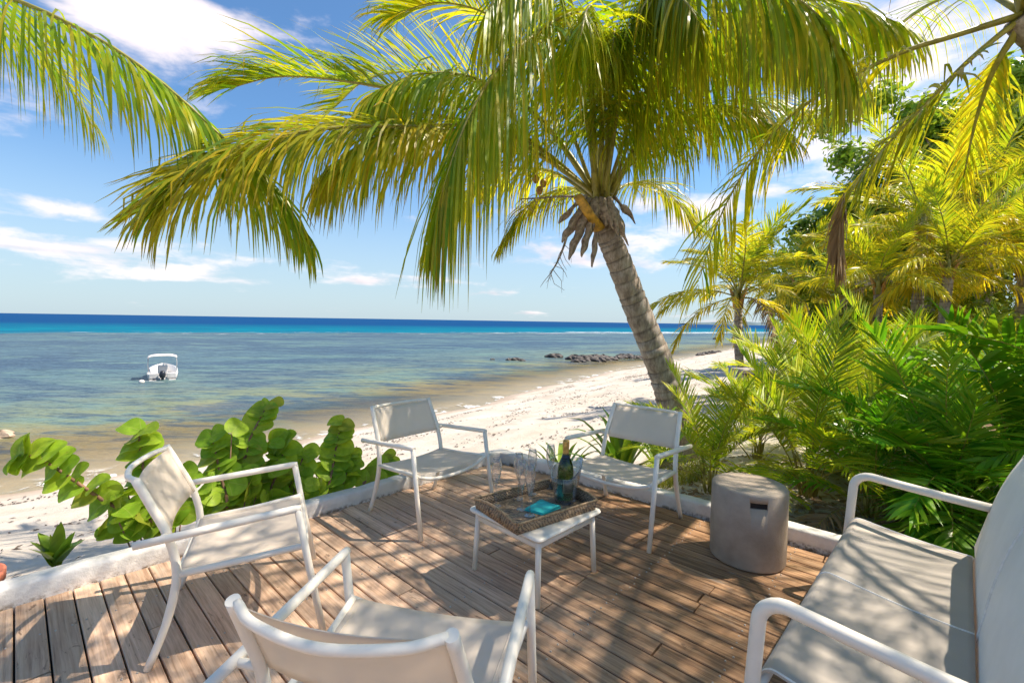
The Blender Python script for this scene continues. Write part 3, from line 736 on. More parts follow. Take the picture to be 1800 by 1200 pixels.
TR = Vector((.157, 2.665, 0)) * SC; tray = thing('wicker_tray', 'brown woven wicker tray with raised curved ends on the low table', 'tray', (TR.x, TR.y, TTOP + .0005), R(36))
TW, TD, TH = .242, .170, .048
m = MB(); m.box((-TW, -TD, 0), (TW, TD, .009)); m.build('base', M_rattan, tray)
def wallf(x0, y0, x1, y1, ends):
    def top(t):
        return TH + (.020 * math.sin(t * math.pi) ** 1.0 if ends else 0)
    m = MB(); nx_ = Vector((y1 - y0, x0 - x1, 0)).normalized()
    n = 24; th = .009
    rows = []
    for i in range(n + 1):
        t = i / n; p = Vector((x0 + (x1 - x0) * t, y0 + (y1 - y0) * t, 0)); fl = .012
        rows.append([m.vert(p + nx_ * 0), m.vert(p + nx_ * fl + Vector((0, 0, top(t)))), m.vert(p + nx_ * (fl - th) + Vector((0, 0, top(t)))), m.vert(p + nx_ * (-th))])
    gap = (9, 15) if ends else (99, 99)
    for i in range(n):
        A, B = rows[i], rows[i + 1]
        m.face((A[0], B[0], B[1], A[1])); m.face((A[1], B[1], B[2], A[2])); m.face((A[2], B[2], B[3], A[3])); m.face((A[3], B[3], B[0], A[0]))
    m.face(rows[0][::-1], 0, False); m.face(rows[-1], 0, False)
    w = m.build('side_wall', M_rattan, tray)
    m = MB(); m.tube([(x0 + (x1 - x0) * i / n + nx_.x * .0075, y0 + (y1 - y0) * i / n + nx_.y * .0075, top(i / n) + .003) for i in range(n + 1)], .0062, 8)
    m.build('cane_rim', M_cane, w)
    if ends:      # hand hold
        d = Vector((x1 - x0, y1 - y0, 0)).normalized(); c = Vector(((x0 + x1) / 2, (y0 + y1) / 2, 0))
        for sgn in (-1, 1):
            p = c + d * sgn * .045 + nx_ * .0085
            m = MB(); m.tube([p + Vector((0, 0, .012)), p + nx_ * .004 + Vector((0, 0, TH))], .004, 6); m.build('handle_post', M_cane, w)
wallf(-TW, -TD, TW, -TD, False); wallf(TW, -TD, TW, TD, True); wallf(TW, TD, -TW, TD, False); wallf(-TW, TD, -TW, -TD, True)
TZ = TTOP + .0095
gp = [(.0, .0), (.026, 0), (.0275, .0012), (.022, .004), (.008, .008), (.0042, .014), (.0038, .05), (.0040, .082), (.0065, .098), (.015, .128), (.0225, .160), (.0255, .190), (.0235, .218), (.0190, .243),
      (.0180, .2435), (.0222, .218), (.0240, .190), (.021, .160), (.0135, .130), (.004, .104), (0, .102)]
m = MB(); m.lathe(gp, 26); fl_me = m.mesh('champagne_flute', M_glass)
spots = [((872, 889), 'champagne flute standing alone at the left end of the tray'),
         ((911, 877), 'champagne flute half hidden behind another, left of the middle of the tray'),
         ((917, 895), 'champagne flute on the near left of the tray, touching the teal napkin'),
         ((935, 868), 'champagne flute in the middle of the tray, right of the pair'),
         ((931, 906), 'champagne flute in front of the teal napkin at the near edge of the tray'),
         ((967, 857), 'champagne flute at the back of the tray beside the bottle')]
for (x, y), lb in spots:
    p = onz(x, y, TZ)
    o = thing('champagne_flute', lb, 'glass', (p.x, p.y, TZ + .0003), group='champagne flutes on the tray')
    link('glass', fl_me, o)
# clear cooler with a scooped rim, bottle inside
p = onz(993, 881, TZ); cool = thing('wine_cooler', 'clear acrylic wine cooler with a scooped rim holding the bottle', 'wine cooler', (p.x, p.y, TZ + .0003))
m = MB(); seg = 40
def rim(a):            # high lobe on the right, low dip on the left
    return .135 + .085 * max(0, math.cos(a - R(8))) ** 1.5 + .075 * max(0, math.cos(a - R(100))) ** 2 * .6
rows = []
for (r0, fz, inn) in ((0, 0, 0), (.052, 0, 0), (.054, .010, 0), ('w', .25, 0), ('w', .5, 0), ('w', .75, 0), ('w', 1, 0), ('i', 1, 1), ('i', .75, 1), ('i', .5, 1), ('i', .25, 1), (.044, .016, 1), (0, .016, 1)):
    row = []
    for k in range(seg):
        a = 2 * math.pi * k / seg
        if isinstance(r0, str):
            z = .012 + (rim(a) - .012) * fz; r_ = .052 + .034 * (z / .2) - (.0035 if inn else 0)
        else: z = fz; r_ = max(r0, 1e-4)
        row.append(m.vert((r_ * math.cos(a), r_ * math.sin(a), z)))
    rows.append(row)
for A, B in zip(rows, rows[1:]):
    for k in range(seg): m.face((A[k], A[(k + 1) % seg], B[(k + 1) % seg], B[k]))
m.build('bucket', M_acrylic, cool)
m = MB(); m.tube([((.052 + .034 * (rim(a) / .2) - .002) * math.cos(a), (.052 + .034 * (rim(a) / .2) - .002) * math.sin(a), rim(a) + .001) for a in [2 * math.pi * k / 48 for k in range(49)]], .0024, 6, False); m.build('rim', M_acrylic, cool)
bt = thing('champagne_bottle', 'green champagne bottle with gold foil neck standing in the clear cooler', 'bottle', (p.x, p.y, TZ + .018))
m = MB(); m.lathe([(0, .006), (.025, .002), (.038, 0), (.0405, .004), (.0410, .03), (.0410, .145), (.0395, .163), (.034, .185), (.025, .205), (.0185, .222), (.0150, .24), (.0140, .285), (.0135, .30), (0, .30)], 32)
m.build('glass_body', M_bottle, bt)
m = MB(); m.lathe([(0, .303), (.0120, .303), (.0165, .298), (.0172, .286), (.0160, .281), (.0172, .277), (.0168, .268), (.0158, .262), (.0162, .235), (.0175, .224), (.0172, .2235)], 24); m.build('foil_neck', M_gold, bt)
m = MB(); m.lathe([(.0176, .226), (.0197, .2205), (.0235, .2085), (.0232, .208)], 24); m.build('neck_band', M_foil2, bt)
def lab(r, a0, a1, z0, z1, nm, mt):
    m = MB(); m.grid(lambda u, v: (r * math.cos(a0 + (a1 - a0) * u), r * math.sin(a0 + (a1 - a0) * u), z0 + (z1 - z0) * v), 14, 2, .0006); return m.build(nm, mt, bt)
lab(.0418, R(-112), R(-30), .040, .108, 'label_border', M_label2); lab(.0426, R(-109), R(-33), .0425, .1055, 'label', M_label)
# folded napkin
nq = [onz(x, y, TZ) for x, y in ((921, 897), (951, 879), (987, 893), (953, 906))]
nc = sum(nq, Vector()) / 4; nap = thing('paper_napkin', 'folded teal paper napkin lying on the tray', 'napkin', (nc.x, nc.y, TZ + .0005))
for k, (sc_, dz, rot) in enumerate(((1.0, 0, 0), (.96, .0032, .05), (.93, .0064, -.04))):
    def nf(u, v):
        q = (nq[0] - nc).lerp(nq[1] - nc, u).lerp((nq[3] - nc).lerp(nq[2] - nc, u), v) * sc_
        q = Matrix.Rotation(rot, 3, 'Z') @ q
        return (q.x, q.y, .0018 + dz + .003 * (k / 2) * math.sin(u * 5) * math.sin(v * 4) + .004 * (u * v) * k / 2)
    m = MB(); m.grid(nf, 10, 10, .0026); m.build('fold', M_teal, nap)

# ------------------------------------------------------------------ concrete stool
st = thing('concrete_stool', 'cylindrical raw concrete stool with a slot handle, beside the sofa', 'stool', (1.285, 2.405, 0))
m = MB(); SR, SH = .184, .402
m.lathe([(0, .002), (SR - .012, .002), (SR - .004, .006), (SR, .016), (SR + .001, .2), (SR, SH - .014), (SR - .005, SH - .004), (SR - .014, SH), (0, SH + .0005)], 64)
body = m.build('body', M_conc, st)
ang = math.atan2(0 - 2.405, 0 - 1.285) + R(15)
cut = MB(); cut.box((SR - .05, -.040, SH - .072), (SR + .03, .040, SH - .042)); cuto = cut.build('slot_cutter', M_dark)
me = cuto.data; me.transform(Matrix.Rotation(ang, 4, 'Z'))
cuto.location = (1.285, 2.405, 0)
bm_ = body.modifiers.new('slot', 'BOOLEAN'); bm_.operation = 'DIFFERENCE'; bm_.object = cuto; bm_.solver = 'EXACT'
dg = bpy.context.evaluated_depsgraph_get(); nme = bpy.data.meshes.new_from_object(body.evaluated_get(dg)); body.modifiers.clear(); body.data = nme
bpy.data.objects.remove(cuto)
m = MB(); m.box((SR - .049, -.0398, SH - .0718), (SR - .013, .0398, SH - .0422)); hb = m.build('handle_recess_shade', M_dark, st); hb.rotation_euler = (0, 0, ang)  # black block fills the slot to paint the shade inside it

# ------------------------------------------------------------------ palms
UP = Vector((0, 0, 1))
def leaf_strip(m, p, d0, wdir, L, w, droop, col, nseg=4, kink=0.0, grav=Vector((0, 0, -1)), tipb=0.0, rg=random):
    """one leaflet: a tapering strip that bends towards the ground"""
    prev = None; g = droop * (.66 if droop > .55 else .5); d = (d0 * (1 - g) + grav * g).normalized(); step = L / nseg; pw = (.55, 1.0, .92, .62, .04, .02)
    if nseg == 3: pw = (.6, 1.0, .7, .03)
    for k in range(nseg + 1):
        t = k / nseg
        ww = (wdir - d * wdir.dot(d)); ww = ww.normalized() * (w * .5 * pw[k])
        c = (min(1, col[0] + .25 * t * t * (col[0] + .15)), tipb * max(0, t - .72) * 3.0, col[2])
        a = m.vert(p - ww, c); b = m.vert(p + ww, c)
        if prev: m.face((prev[0], prev[1], b, a))
        prev = (a, b)
        p = p + d * step
        g = droop * (.40 + .85 * t)
        if kink and abs(t - .5) < .13: g += kink
        d = (d * (1 - min(g, .93)) + grav * min(g, .93)).normalized()
def frond_parts(P, n, L, w, droop, seed, t0=.16, vup=.25, yel=.15, tipb=.5, stalk_r=.03, a0=35, a1=72, wild=.06, broken=.07, nseg=4, roll=0.0, samples=40, lift=0.0):
    rg = random.Random(seed); C = crom(P, samples); m = MB(); ns = len(C)
    for i in range(n):
        t = t0 + (1 - t0) * (i + rg.uniform(-.3, .3)) / (n - 1); t = max(t0, min(.995, t))
        f = t * (ns - 1); k = min(int(f), ns - 2); p0 = C[k].lerp(C[k + 1], f - k)
        T = (C[min(k + 2, ns - 1)] - C[max(k - 1, 0)]).normalized()
        N = UP - T * UP.dot(T)
        if N.length < .25: N = Vector((T.x, T.y, 0)).normalized() * (-1 if T.z > 0 else 1); N = (N - T * N.dot(T))
        N.normalize(); N = Matrix.Rotation(roll, 3, T) @ N; B = T.cross(N)
        u = (t - t0) / (1 - t0)
        ll = L * (.62 + .38 * sstep(0, .22, u)) * (1 - .52 * max(0, (u - .55) / .45) ** 1.6)
        for s in (1, -1):
            a = R(a0 + (a1 - a0) * u ** 1.5 + rg.gauss(0, 5))
            d = (B * s * math.cos(a) + T * math.sin(a) + N * (vup + rg.gauss(0, wild))).normalized()
            y = max(0, min(1, rg.gauss(yel, .16) + (.35 if rg.random() < .06 else 0)))
            kk = rg.uniform(.5, .9) if rg.random() < broken else 0
            dr = max(.02, rg.gauss(droop, droop * .2))
            if lift and s == 1: dr *= 1 - lift; d = (d + N * .3 * lift + T * .35 * lift).normalized()
            leaf_strip(m, p0.copy(), d, (T + N * rg.uniform(-.5, .5)).normalized(), ll * rg.uniform(.70, 1.12), w * rg.uniform(.75, 1.2), dr, (y, 0, rg.random()), nseg, kk, tipb=tipb * rg.uniform(.2, 1.4), rg=rg)
    st = MB(); st.tube(C[::2] if ns > 20 else C, [stalk_r * (1 - .86 * (i / (len(C[::2] if ns > 20 else C) - 1)) ** .8) for i in range(len(C[::2] if ns > 20 else C))], 7, flat=.7)
    return m, st
def add_frond(parent, P, mat, stalkmat=None, name='frond', **k):
    loc = parent.location; P = [Vector(p) - loc for p in P]
    m, st = frond_parts(P, **k); fo = m.build(name, mat, parent); st.build('stalk', stalkmat or M_stalk, fo); return fo
def trunk(parent, P, r0, r1, rings, seed, flare=.35, seg=18, hollow=True):
    rg = random.Random(seed); loc = parent.location
    CF = crom([Vector(p) - loc for p in P], 241); n = rings * 3 + 1; m = MB(); rows = []; N = None
    cum = [0.0]
    for _ in range(rings): cum.append(cum[-1] + rg.uniform(.55, 1.5))
    tt = []
    for k in range(rings): tt += [cum[k], cum[k] + (cum[k + 1] - cum[k]) * .12, cum[k] + (cum[k + 1] - cum[k]) * .88]
    tt.append(cum[-1]); C = []
    for t in tt:
        f = t / cum[-1] * 240; i0 = min(int(f), 239); C.append(CF[i0].lerp(CF[i0 + 1], f - i0))
    wob = [rg.uniform(0, 6.3) for _ in range(4)]
    for i in range(n):
        t = i / (n - 1); T = (C[min(i + 1, n - 1)] - C[max(i - 1, 0)]).normalized()
        N = (Vector((1, 0, 0)) if N is None else N); N = (N - T * N.dot(T)).normalized(); B = T.cross(N)
        ph = i % 3; ring = i // 3
        base = r0 + (r1 - r0) * t ** .7 + r0 * flare * math.exp(-t * 11)
        row = []
        for k in range(seg):
            a = 2 * math.pi * k / seg
            tilt = .012 * math.sin(a + ring * 1.9 + wob[0])
            rr = base * (1 + (.045 if ph == 2 else (-.035 if ph == 0 else .01)) * (.6 + .8 * rg.random()) + .02 * math.sin(3 * a + wob[1] + t * 9))
            dark = 1.0 if ph == 0 else (.12 if ph == 1 else 0)
            row.append(m.vert(C[i] + (N * math.cos(a) + B * math.sin(a)) * rr + T * tilt, (dark * rg.uniform(.35, 1), 0, 0)))
        rows.append(row)
    for A, B2 in zip(rows, rows[1:]):
        for k in range(seg): m.face((A[k], A[(k + 1) % seg], B2[(k + 1) % seg], B2[k]))
    m.face(rows[0][::-1]); m.face(rows[-1]); return m.build('trunk', M_bark, parent)

# --- the big leaning palm over the deck
cp = at(1055, 352, 5.2)
bx_ = at(1222, 800, 5.6); bpt = Vector((bx_.x, bx_.y, ground(bx_.x, bx_.y) - .05))
palm = thing('coconut_palm', 'large leaning coconut palm with a ringed grey trunk arching over the deck', 'palm tree', bpt)
trunk(palm, [bpt, at(1188, 720, 5.56), at(1160, 640, 5.5), at(1118, 540, 5.4), at(1088, 460, 5.3), at(1062, 395, 5.22), cp], .190, .118, 30, 11, .6, 22)
big = dict(L=1.05, w=.021, tipb=.9, stalk_r=.036)
FR = [
 # left, level then drooping, yellowing
 ([(1050, 345, 5.2), (930, 262, 4.6), (780, 228, 4.0), (640, 222, 3.6), (520, 234, 3.35), (433, 264, 3.2), (365, 296, 3.1), (285, 355, 3.0)], dict(n=174, droop=.62, yel=.34, vup=.35, lift=.72, seed=21, L=.9, t0=.22, broken=.06), 0),
 # young one behind, fanned up against the light
 ([(1050, 340, 5.3), (960, 220, 5.6), (850, 150, 5.9), (740, 126, 6.2), (645, 140, 6.4), (588, 190, 6.5)], dict(n=108, droop=.13, yel=.22, vup=.55, seed=22, L=1.0), 0),
 # over the top and down in front, towards the viewer
 ([(1045, 335, 5.1), (1040, 150, 4.5), (1020, 25, 3.9), (940, 62, 3.45), (880, 115, 3.25), (832, 190, 3.1), (800, 265, 3.0), (772, 355, 2.95)], dict(n=136, droop=.78, yel=.12, vup=.1, seed=23, L=1.28, broken=.08), 0),
 ([(1062, 335, 5.1), (1085, 150, 4.7), (1130, 0, 4.1), (1220, -60, 3.6), (1330, -40, 3.3), (1430, 20, 3.15), (1490, 100, 3.1)], dict(n=136, droop=.85, yel=.12, vup=.1, seed=24, L=1.04), 0),
 ([(1055, 335, 5.1), (1058, 180, 4.7), (1050, 70, 4.2), (1042, 15, 3.75), (1030, 20, 3.35), (1020, 70, 3.05)], dict(n=131, droop=.85, yel=.12, vup=.1, seed=25, L=1.0), 0),
 ([(1065, 335, 5.0), (1090, 170, 4.6), (1115, 50, 4.2), (1150, -10, 3.8), (1195, -5, 3.4), (1230, 40, 3.1)], dict(n=131, droop=.85, yel=.12, vup=.1, seed=26, L=1.0), 0),
 # right, arching level
 ([(1078, 350, 5.3), (1100, 299, 5.3), (1156, 247, 5.4), (1213, 208, 5.5), (1282, 186, 5.6), (1343, 172, 5.7), (1425, 195, 5.8)], dict(n=114, droop=.66, yel=.15, vup=.3, seed=27, L=.86, t0=.24), 0),
 ([(1062, 350, 5.4), (1110, 322, 5.9), (1170, 335, 6.2), (1225, 400, 6.4)], dict(n=75, droop=.5, yel=.3, vup=.3, seed=28, L=.62), 0),
 ([(1045, 350, 5.3), (965, 300, 5.5), (870, 305, 5.8), (790, 365, 6.0), (752, 440, 6.1)], dict(n=114, droop=.6, yel=.35, vup=.25, seed=29, L=.8), 0),
 ([(1042, 340, 5.2), (900, 225, 5.0), (740, 170, 4.8), (600, 142, 4.6), (490, 135, 4.5), (405, 155, 4.4)], dict(n=130, droop=.34, yel=.12, vup=.5, lift=.4, seed=30, L=.92, broken=.04), 0),
 ([(1045, 340, 5.2), (970, 150, 5.05), (880, 40, 4.9), (780, 5, 4.7), (690, 25, 4.6)], dict(n=114, droop=.28, yel=.28, vup=.45, seed=31, L=.9), 0),
 ([(1072, 340, 5.2), (1150, 150, 5.1), (1260, 55, 5.0), (1400, 55, 4.9), (1510, 130, 4.8)], dict(n=125, droop=.75, yel=.12, vup=.2, seed=32, L=.95), 0),
 ([(1058, 340, 5.15), (1030, 130, 4.9), (985, -60, 4.5), (920, -130, 4.0), (850, -110, 3.6)], dict(n=125, droop=.7, yel=.12, vup=.2, seed=33, L=.95), 0),
 ([(1060, 340, 5.3), (1075, 150, 5.4), (1110, -40, 5.5), (1180, -120, 5.6)], dict(n=108, droop=.3, yel=.15, vup=.4, seed=34, L=.9), 0),
 ([(1050, 340, 5.1), (1030, 200, 4.7), (1000, 40, 4.2), (960, -50, 3.7), (900, -40, 3.35), (850, 30, 3.1)], dict(n=131, droop=.8, yel=.12, vup=.1, seed=36, L=1.05), 0),
 ([(1066, 340, 5.1), (1120, 190, 4.8), (1200, 70, 4.4), (1300, 20, 4.05), (1400, 50, 3.8)], dict(n=131, droop=.85, yel=.12, vup=.1, seed=37, L=1.0), 0),
 ([(1058, 340, 5.1), (1085, 200, 4.8), (1110, 60, 4.35), (1140, -20, 3.95), (1175, -10, 3.6)], dict(n=131, droop=.85, yel=.12, vup=.1, seed=38, L=1.0), 0),
 ([(1075, 340, 5.1), (1180, 140, 4.8), (1310, 25, 4.5), (1460, 0, 4.2), (1590, 45, 4.0)], dict(n=140, droop=.8, yel=.12, vup=.1, seed=39, L=1.0), 0),
 ([(1045, 340, 5.2), (950, 210, 4.8), (840, 140, 4.4), (740, 130, 4.1), (650, 165, 3.9)], dict(n=130, droop=.7, yel=.12, vup=.2, seed=40, L=.9), 0),
 ([(1058, 335, 5.1), (1072, 190, 4.75), (1080, 90, 4.4), (1080, 55, 4.05), (1076, 95, 3.75)], dict(n=120, droop=.72, yel=.12, vup=.2, seed=44, L=.95), 0),
 ([(1048, 345, 5.3), (925, 248, 5.0), (780, 205, 4.7), (640, 205, 4.5), (515, 240, 4.4), (420, 300, 4.3)], dict(n=130, droop=.62, yel=.22, vup=.25, seed=45, L=1.0), 0),
 ([(1046, 345, 5.2), (950, 262, 4.7), (840, 225, 4.3), (730, 222, 4.0), (640, 250, 3.8), (575, 300, 3.7)], dict(n=130, droop=.66, yel=.25, vup=.2, seed=46, L=.95), 0),
 ([(1072, 345, 5.25), (1130, 250, 5.1), (1210, 195, 5.0), (1300, 190, 4.9), (1380, 235, 4.85)], dict(n=120, droop=.62, yel=.16, vup=.25, seed=47, L=.85), 0),
 ([(1050, 355, 5.3), (1000, 330, 5.7), (930, 360, 6.0), (880, 430, 6.1)], dict(n=81, droop=.6, yel=.3, vup=.2, seed=35, L=.6), 0),
]
for P, kw, _ in FR:
    k = dict(big); k.update(kw); add_frond(palm, [at(*q) for q in P], M_palm, **k)
# crown heart: stalk bases, sawn-off stalk, dry sheaths and flower stems
for k, (a, b) in enumerate((((1048, 370, 5.12), (1046, 250, 5.05)), ((1066, 372, 5.1), (1072, 255, 5.0)), ((1058, 365, 5.25), (1058, 200, 5.2)))):
    m = MB(); A = at(*a) - bpt; B = at(*b) - bpt; m.tube([A, A.lerp(B, .5), B], [.062, .045, .03], 10, flat=.6); m.build('stalk_base', M_stalk, palm)
m = MB(); A = at(1052, 402, 5.02) - bpt; B = at(1016, 345, 4.78) - bpt; m.tube([A, A.lerp(B, .35), B], [.085, .062, .058], 12, flat=.62)
m.build('cut_stalk', simple('orange_cut_stalk', (.55, .30, .03), .45, .25, 14), palm)['label'] = 'sawn-off orange stalk stub'
rg = random.Random(4)
for k, (x, y, x2, y2, d, w) in enumerate(((1036, 352, 988, 425, 5.02, 0.054), (1040, 362, 1000, 455, 5.0, 0.050), (1044, 378, 1022, 450, 5.0, 0.043), (1030, 346, 982, 392, 5.05, 0.036), (1074, 352, 1104, 430, 5.05, 0.054), (1070, 350, 1086, 412, 5.0, 0.061), (1080, 348, 1116, 392, 5.1, 0.036), (1058, 350, 1064, 396, 5.0, 0.072), (1048, 350, 1042, 400, 5.0, 0.065), (1062, 352, 1078, 402, 4.98, 0.050), (1050, 400, 1040, 468, 5.05, 0.029))):
    A = at(x, y, d) - bpt; B = at(x2, y2, d - .03) - bpt; mid = A.lerp(B, .5) + Vector((rg.uniform(-.04, .04), -.06, 0)); side = Vector((1, .25, 0)).normalized()
    def sh(u, v, A=A, B=B, mid=mid, w=w):
        c = A * (1 - v) ** 2 + mid * 2 * v * (1 - v) + B * v * v
        ww = w * (.75 + .9 * v * (1 - v) * 2 - .68 * v ** 3) * (1 + .22 * math.sin(v * 17 + k * 2 + u * 3))
        return c + side * (u - .5) * 2 * ww + Vector((0, -1, 0)) * .035 * math.cos((u - .5) * 5) + Vector((0, 0, .02 * math.sin(v * 9 + u * 4)))
    m = MB(); m.grid(sh, 8, 14, .006); m.build('dry_sheath', M_fibre, palm)
for k, (pts) in enumerate(([(1040, 350, 5.05), (1000, 345, 4.95), (950, 348, 4.9), (915, 350, 4.9)], [(1000, 400, 4.95), (992, 430, 4.95), (980, 460, 4.93), (968, 480, 4.92)])):
    m = MB(); P = [at(*q) - bpt for q in pts]; m.tube(crom(P, 10), [.016 * (1 - i / 14) for i in range(10)], 6)
    C = crom(P, 10)
    for i in range(3, 10):
        for s in (-1, 1):
            q = C[i]; m.tube([q, q + Vector((s * rg.uniform(.03, .1), rg.uniform(-.05, .05), -rg.uniform(.03, .12))), q + Vector((s * rg.uniform(.06, .16), 0, -rg.uniform(.14, .26)))], [.004, .003, .0015], 5)
    m.build('flower_stem', M_fibre, palm)
for (x, y, d) in ((948, 335, 4.95), (955, 322, 5.0), (942, 315, 5.0)):
    m = MB(); m.lathe([(0, -.05), (.022, -.04), (.036, -.01), (.036, .015), (.022, .042), (0, .05)], 12, at(x, y, d) - bpt); m.build('young_coconut', simple('young_coconut_husk', (.40, .20, .04), .5, .2, 30), palm)

# --- palm just out of frame on the right, its crown in the top corner
rc = at(1800, 22, 3.45); rb_ = Vector((5.6, 3.2, 0)); rb_.z = ground(rb_.x, rb_.y) - .05
palmR = thing('coconut_palm', 'coconut palm at the upper right corner with long yellow stalked fronds', 'palm tree', rb_)
trunk(palmR, [rb_, (5.2, 3.25, 1.0), (4.6, 3.35, 2.4), rc], .17, .12, 30, 12)
FRR = [
 ([(1790, 28, 3.45), (1680, 62, 3.48), (1560, 103, 3.55), (1400, 195, 3.8), (1310, 300, 4.0), (1258, 400, 4.15), (1225, 505, 4.25)], dict(n=66, droop=.30, yel=.36, vup=.0, seed=41, t0=.30, L=.95, a0=18, a1=40, w=.024)),
 ([(1785, 40, 3.45), (1705, 105, 3.52), (1625, 185, 3.65), (1550, 265, 3.8), (1490, 335, 3.9)], dict(n=56, droop=.20, yel=.36, vup=.0, seed=42, t0=.22, L=.92, a0=15, a1=38, w=.024)),
 ([(1792, 50, 3.45), (1748, 120, 3.62), (1716, 210, 3.85), (1692, 320, 4.05)], dict(n=64, droop=.4, yel=.4, vup=.1, seed=43, t0=.2, L=.40, w=.017)),
]
for P, kw in FRR:
    k = dict(big); k.update(kw); add_frond(palmR, [at(*q) for q in P], M_palm, M_stalk, **k)
def arch(c, az, L, rise, drop, n=6):
    """rachis from a crown: azimuth (deg, 0 = +x), length, start pitch, end pitch"""
    P = [Vector(c)]; d = Vector((math.cos(R(az)), math.sin(R(az)), 0))
    for i in range(n):
        a = R(rise + (drop - rise) * (i / (n - 1)) ** .9); P.append(P[-1] + (d * math.cos(a) + UP * math.sin(a)) * (L / n))
    return P
for i, (az, L, ri, dr) in enumerate(((250, 4.2, 38, -32), (222, 4.3, 42, -22), (205, 4.2, 55, -14), (275, 4.2, 30, -40), (180, 3.6, 66, 8), (236, 3.8, 60, -10), (325, 4, 28, -42), (288, 4.2, 40, -20), (25, 4, 35, -38), (75, 3.8, 45, -20), (262, 4.0, 55, -20), (192, 4.0, 60, -4), (214, 5.0, 52, 2), (230, 5.0, 48, -5), (244, 4.8, 46, -8))):
    k = dict(big); k.update(n=76, droop=.6, yel=.22, vup=.2, seed=60 + i, L=.9, w=.014)
    add_frond(palmR, arch(rc, az, L, ri, dr), M_palm, **k)
# dry brown frond tip hanging from the second frond
tip = at(1484, 340, 3.9)
m, stt = frond_parts([tip - rb_, at(1478, 380, 3.9) - rb_, at(1474, 430, 3.9) - rb_, at(1474, 470, 3.9) - rb_], n=60, L=.34, w=.022, droop=.55, seed=77, t0=.02, vup=.2, yel=.3, tipb=.6, stalk_r=.012, a0=48, a1=80, wild=.1, broken=0)
fo = m.build('dead_frond', M_dead, palmR); fo['label'] = 'dry brown hanging frond'; stt.build('stalk', M_fibre, fo)

# --- palm out of frame on the left, one frond reaching in across the sky
lc = at(-430, -70, 3.4); lb_ = Vector((-6.6, 2.9, 0)); lb_.z = ground(-6.6, 2.9) - .05
palmL = thing('coconut_palm', 'coconut palm off the left edge whose long frond reaches across the sky', 'palm tree', lb_)
trunk(palmL, [lb_, (-6.4, 3.0, 1.0), (-6.0, 3.2, 2.6), lc], .17, .12, 28, 13)
k = dict(big); k.update(n=140, droop=.72, yel=.03, vup=.3, seed=51, t0=.1, L=.92)
add_frond(palmL, [at(*q) for q in ((-430, -70, 3.4), (-250, -62, 3.3), (-100, -40, 3.25), (43, 6, 3.2), (186, 76, 3.2), (300, 158, 3.25), (400, 250, 3.35), (478, 325, 3.5), (535, 405, 3.65))], M_palm, **k)
for i, az in enumerate((100, 140, 175, 210, 250, 290)):
    k = dict(big); k.update(n=80, droop=.6, yel=.2, vup=.2, seed=90 + i); add_frond(palmL, arch(lc, az, 3.8, 45, -35), M_palm, **k)
# --- unseen palm behind the sofa, out of frame, added to shade the near deck
bb_ = Vector((5.6, .3, 0)); bb_.z = ground(5.6, .3) - .05
palmB = thing('coconut_palm', 'unseen coconut palm beyond the right edge, added to shade the sofa', 'palm tree', bb_); bc = Vector((4.3, .7, 4.3))
trunk(palmB, [bb_, (5.3, .4, 1.5), (4.8, .55, 3.0), bc], .17, .12, 26, 14)
for i, az in enumerate((150, 170, 190, 208, 228, 130, 95, 270, 330, 30, 160, 181, 112, 122)):
    k = dict(big); k.update(n=76, droop=.6, yel=.2, vup=.2, seed=110 + i, L=.9, w=.014); add_frond(palmB, arch(bc, az, 4.3, (48, 30, 60)[i % 3], (-25, -35, -10)[i % 3]), M_palm, **k)

# --- garden palms further off: shared fronds
def variants(L, n, ll, w, droop, yel, mats, sr, pitches, nseg=4, vup=.3, t0=.2, seeds=2, tipb=.5, a0=38, a1=74):
    out = {}
    for pi, (ri, dr) in enumerate(pitches):
        out[pi] = []
        for s in range(seeds):
            m, st = frond_parts(arch((0, 0, 0), 0, L, ri, dr, 7), n=n, L=ll, w=w, droop=droop[pi] if isinstance(droop, (list, tuple)) else droop, seed=500 + pi * 10 + s + int(L * 100), t0=t0, vup=vup, yel=yel[pi] if isinstance(yel, (list, tuple)) else yel, tipb=tipb, stalk_r=sr, nseg=nseg, samples=22, a0=a0, a1=a1, broken=.05)
            out[pi].append((m.mesh('frond', mats[0]), st.mesh('stalk', mats[1])))
    return out
VC = variants(2.4, 54, .62, .030, [.2, .35, .5, .55], [.15, .25, .4, .6], (M_palm_far, M_stalk), .024, [(80, 45), (60, 5), (30, -35), (2, -68)], 3)
def place(parent, var, pi, az, pos, scale=1.0, rg=random, tilt=0.0, dead=0.0):
    fm, sm_ = rg.choice(var[pi])
    f = link('frond', fm, parent); f.location = pos; f.rotation_euler = (rg.uniform(-.25, .25), rg.uniform(-.12, .12) + tilt, az); f.scale = (scale,) * 3
    if rg.random() < dead:
        f.material_slots[0].link = 'OBJECT'; f.material_slots[0].material = M_dead
    link('stalk', sm_, f); return f
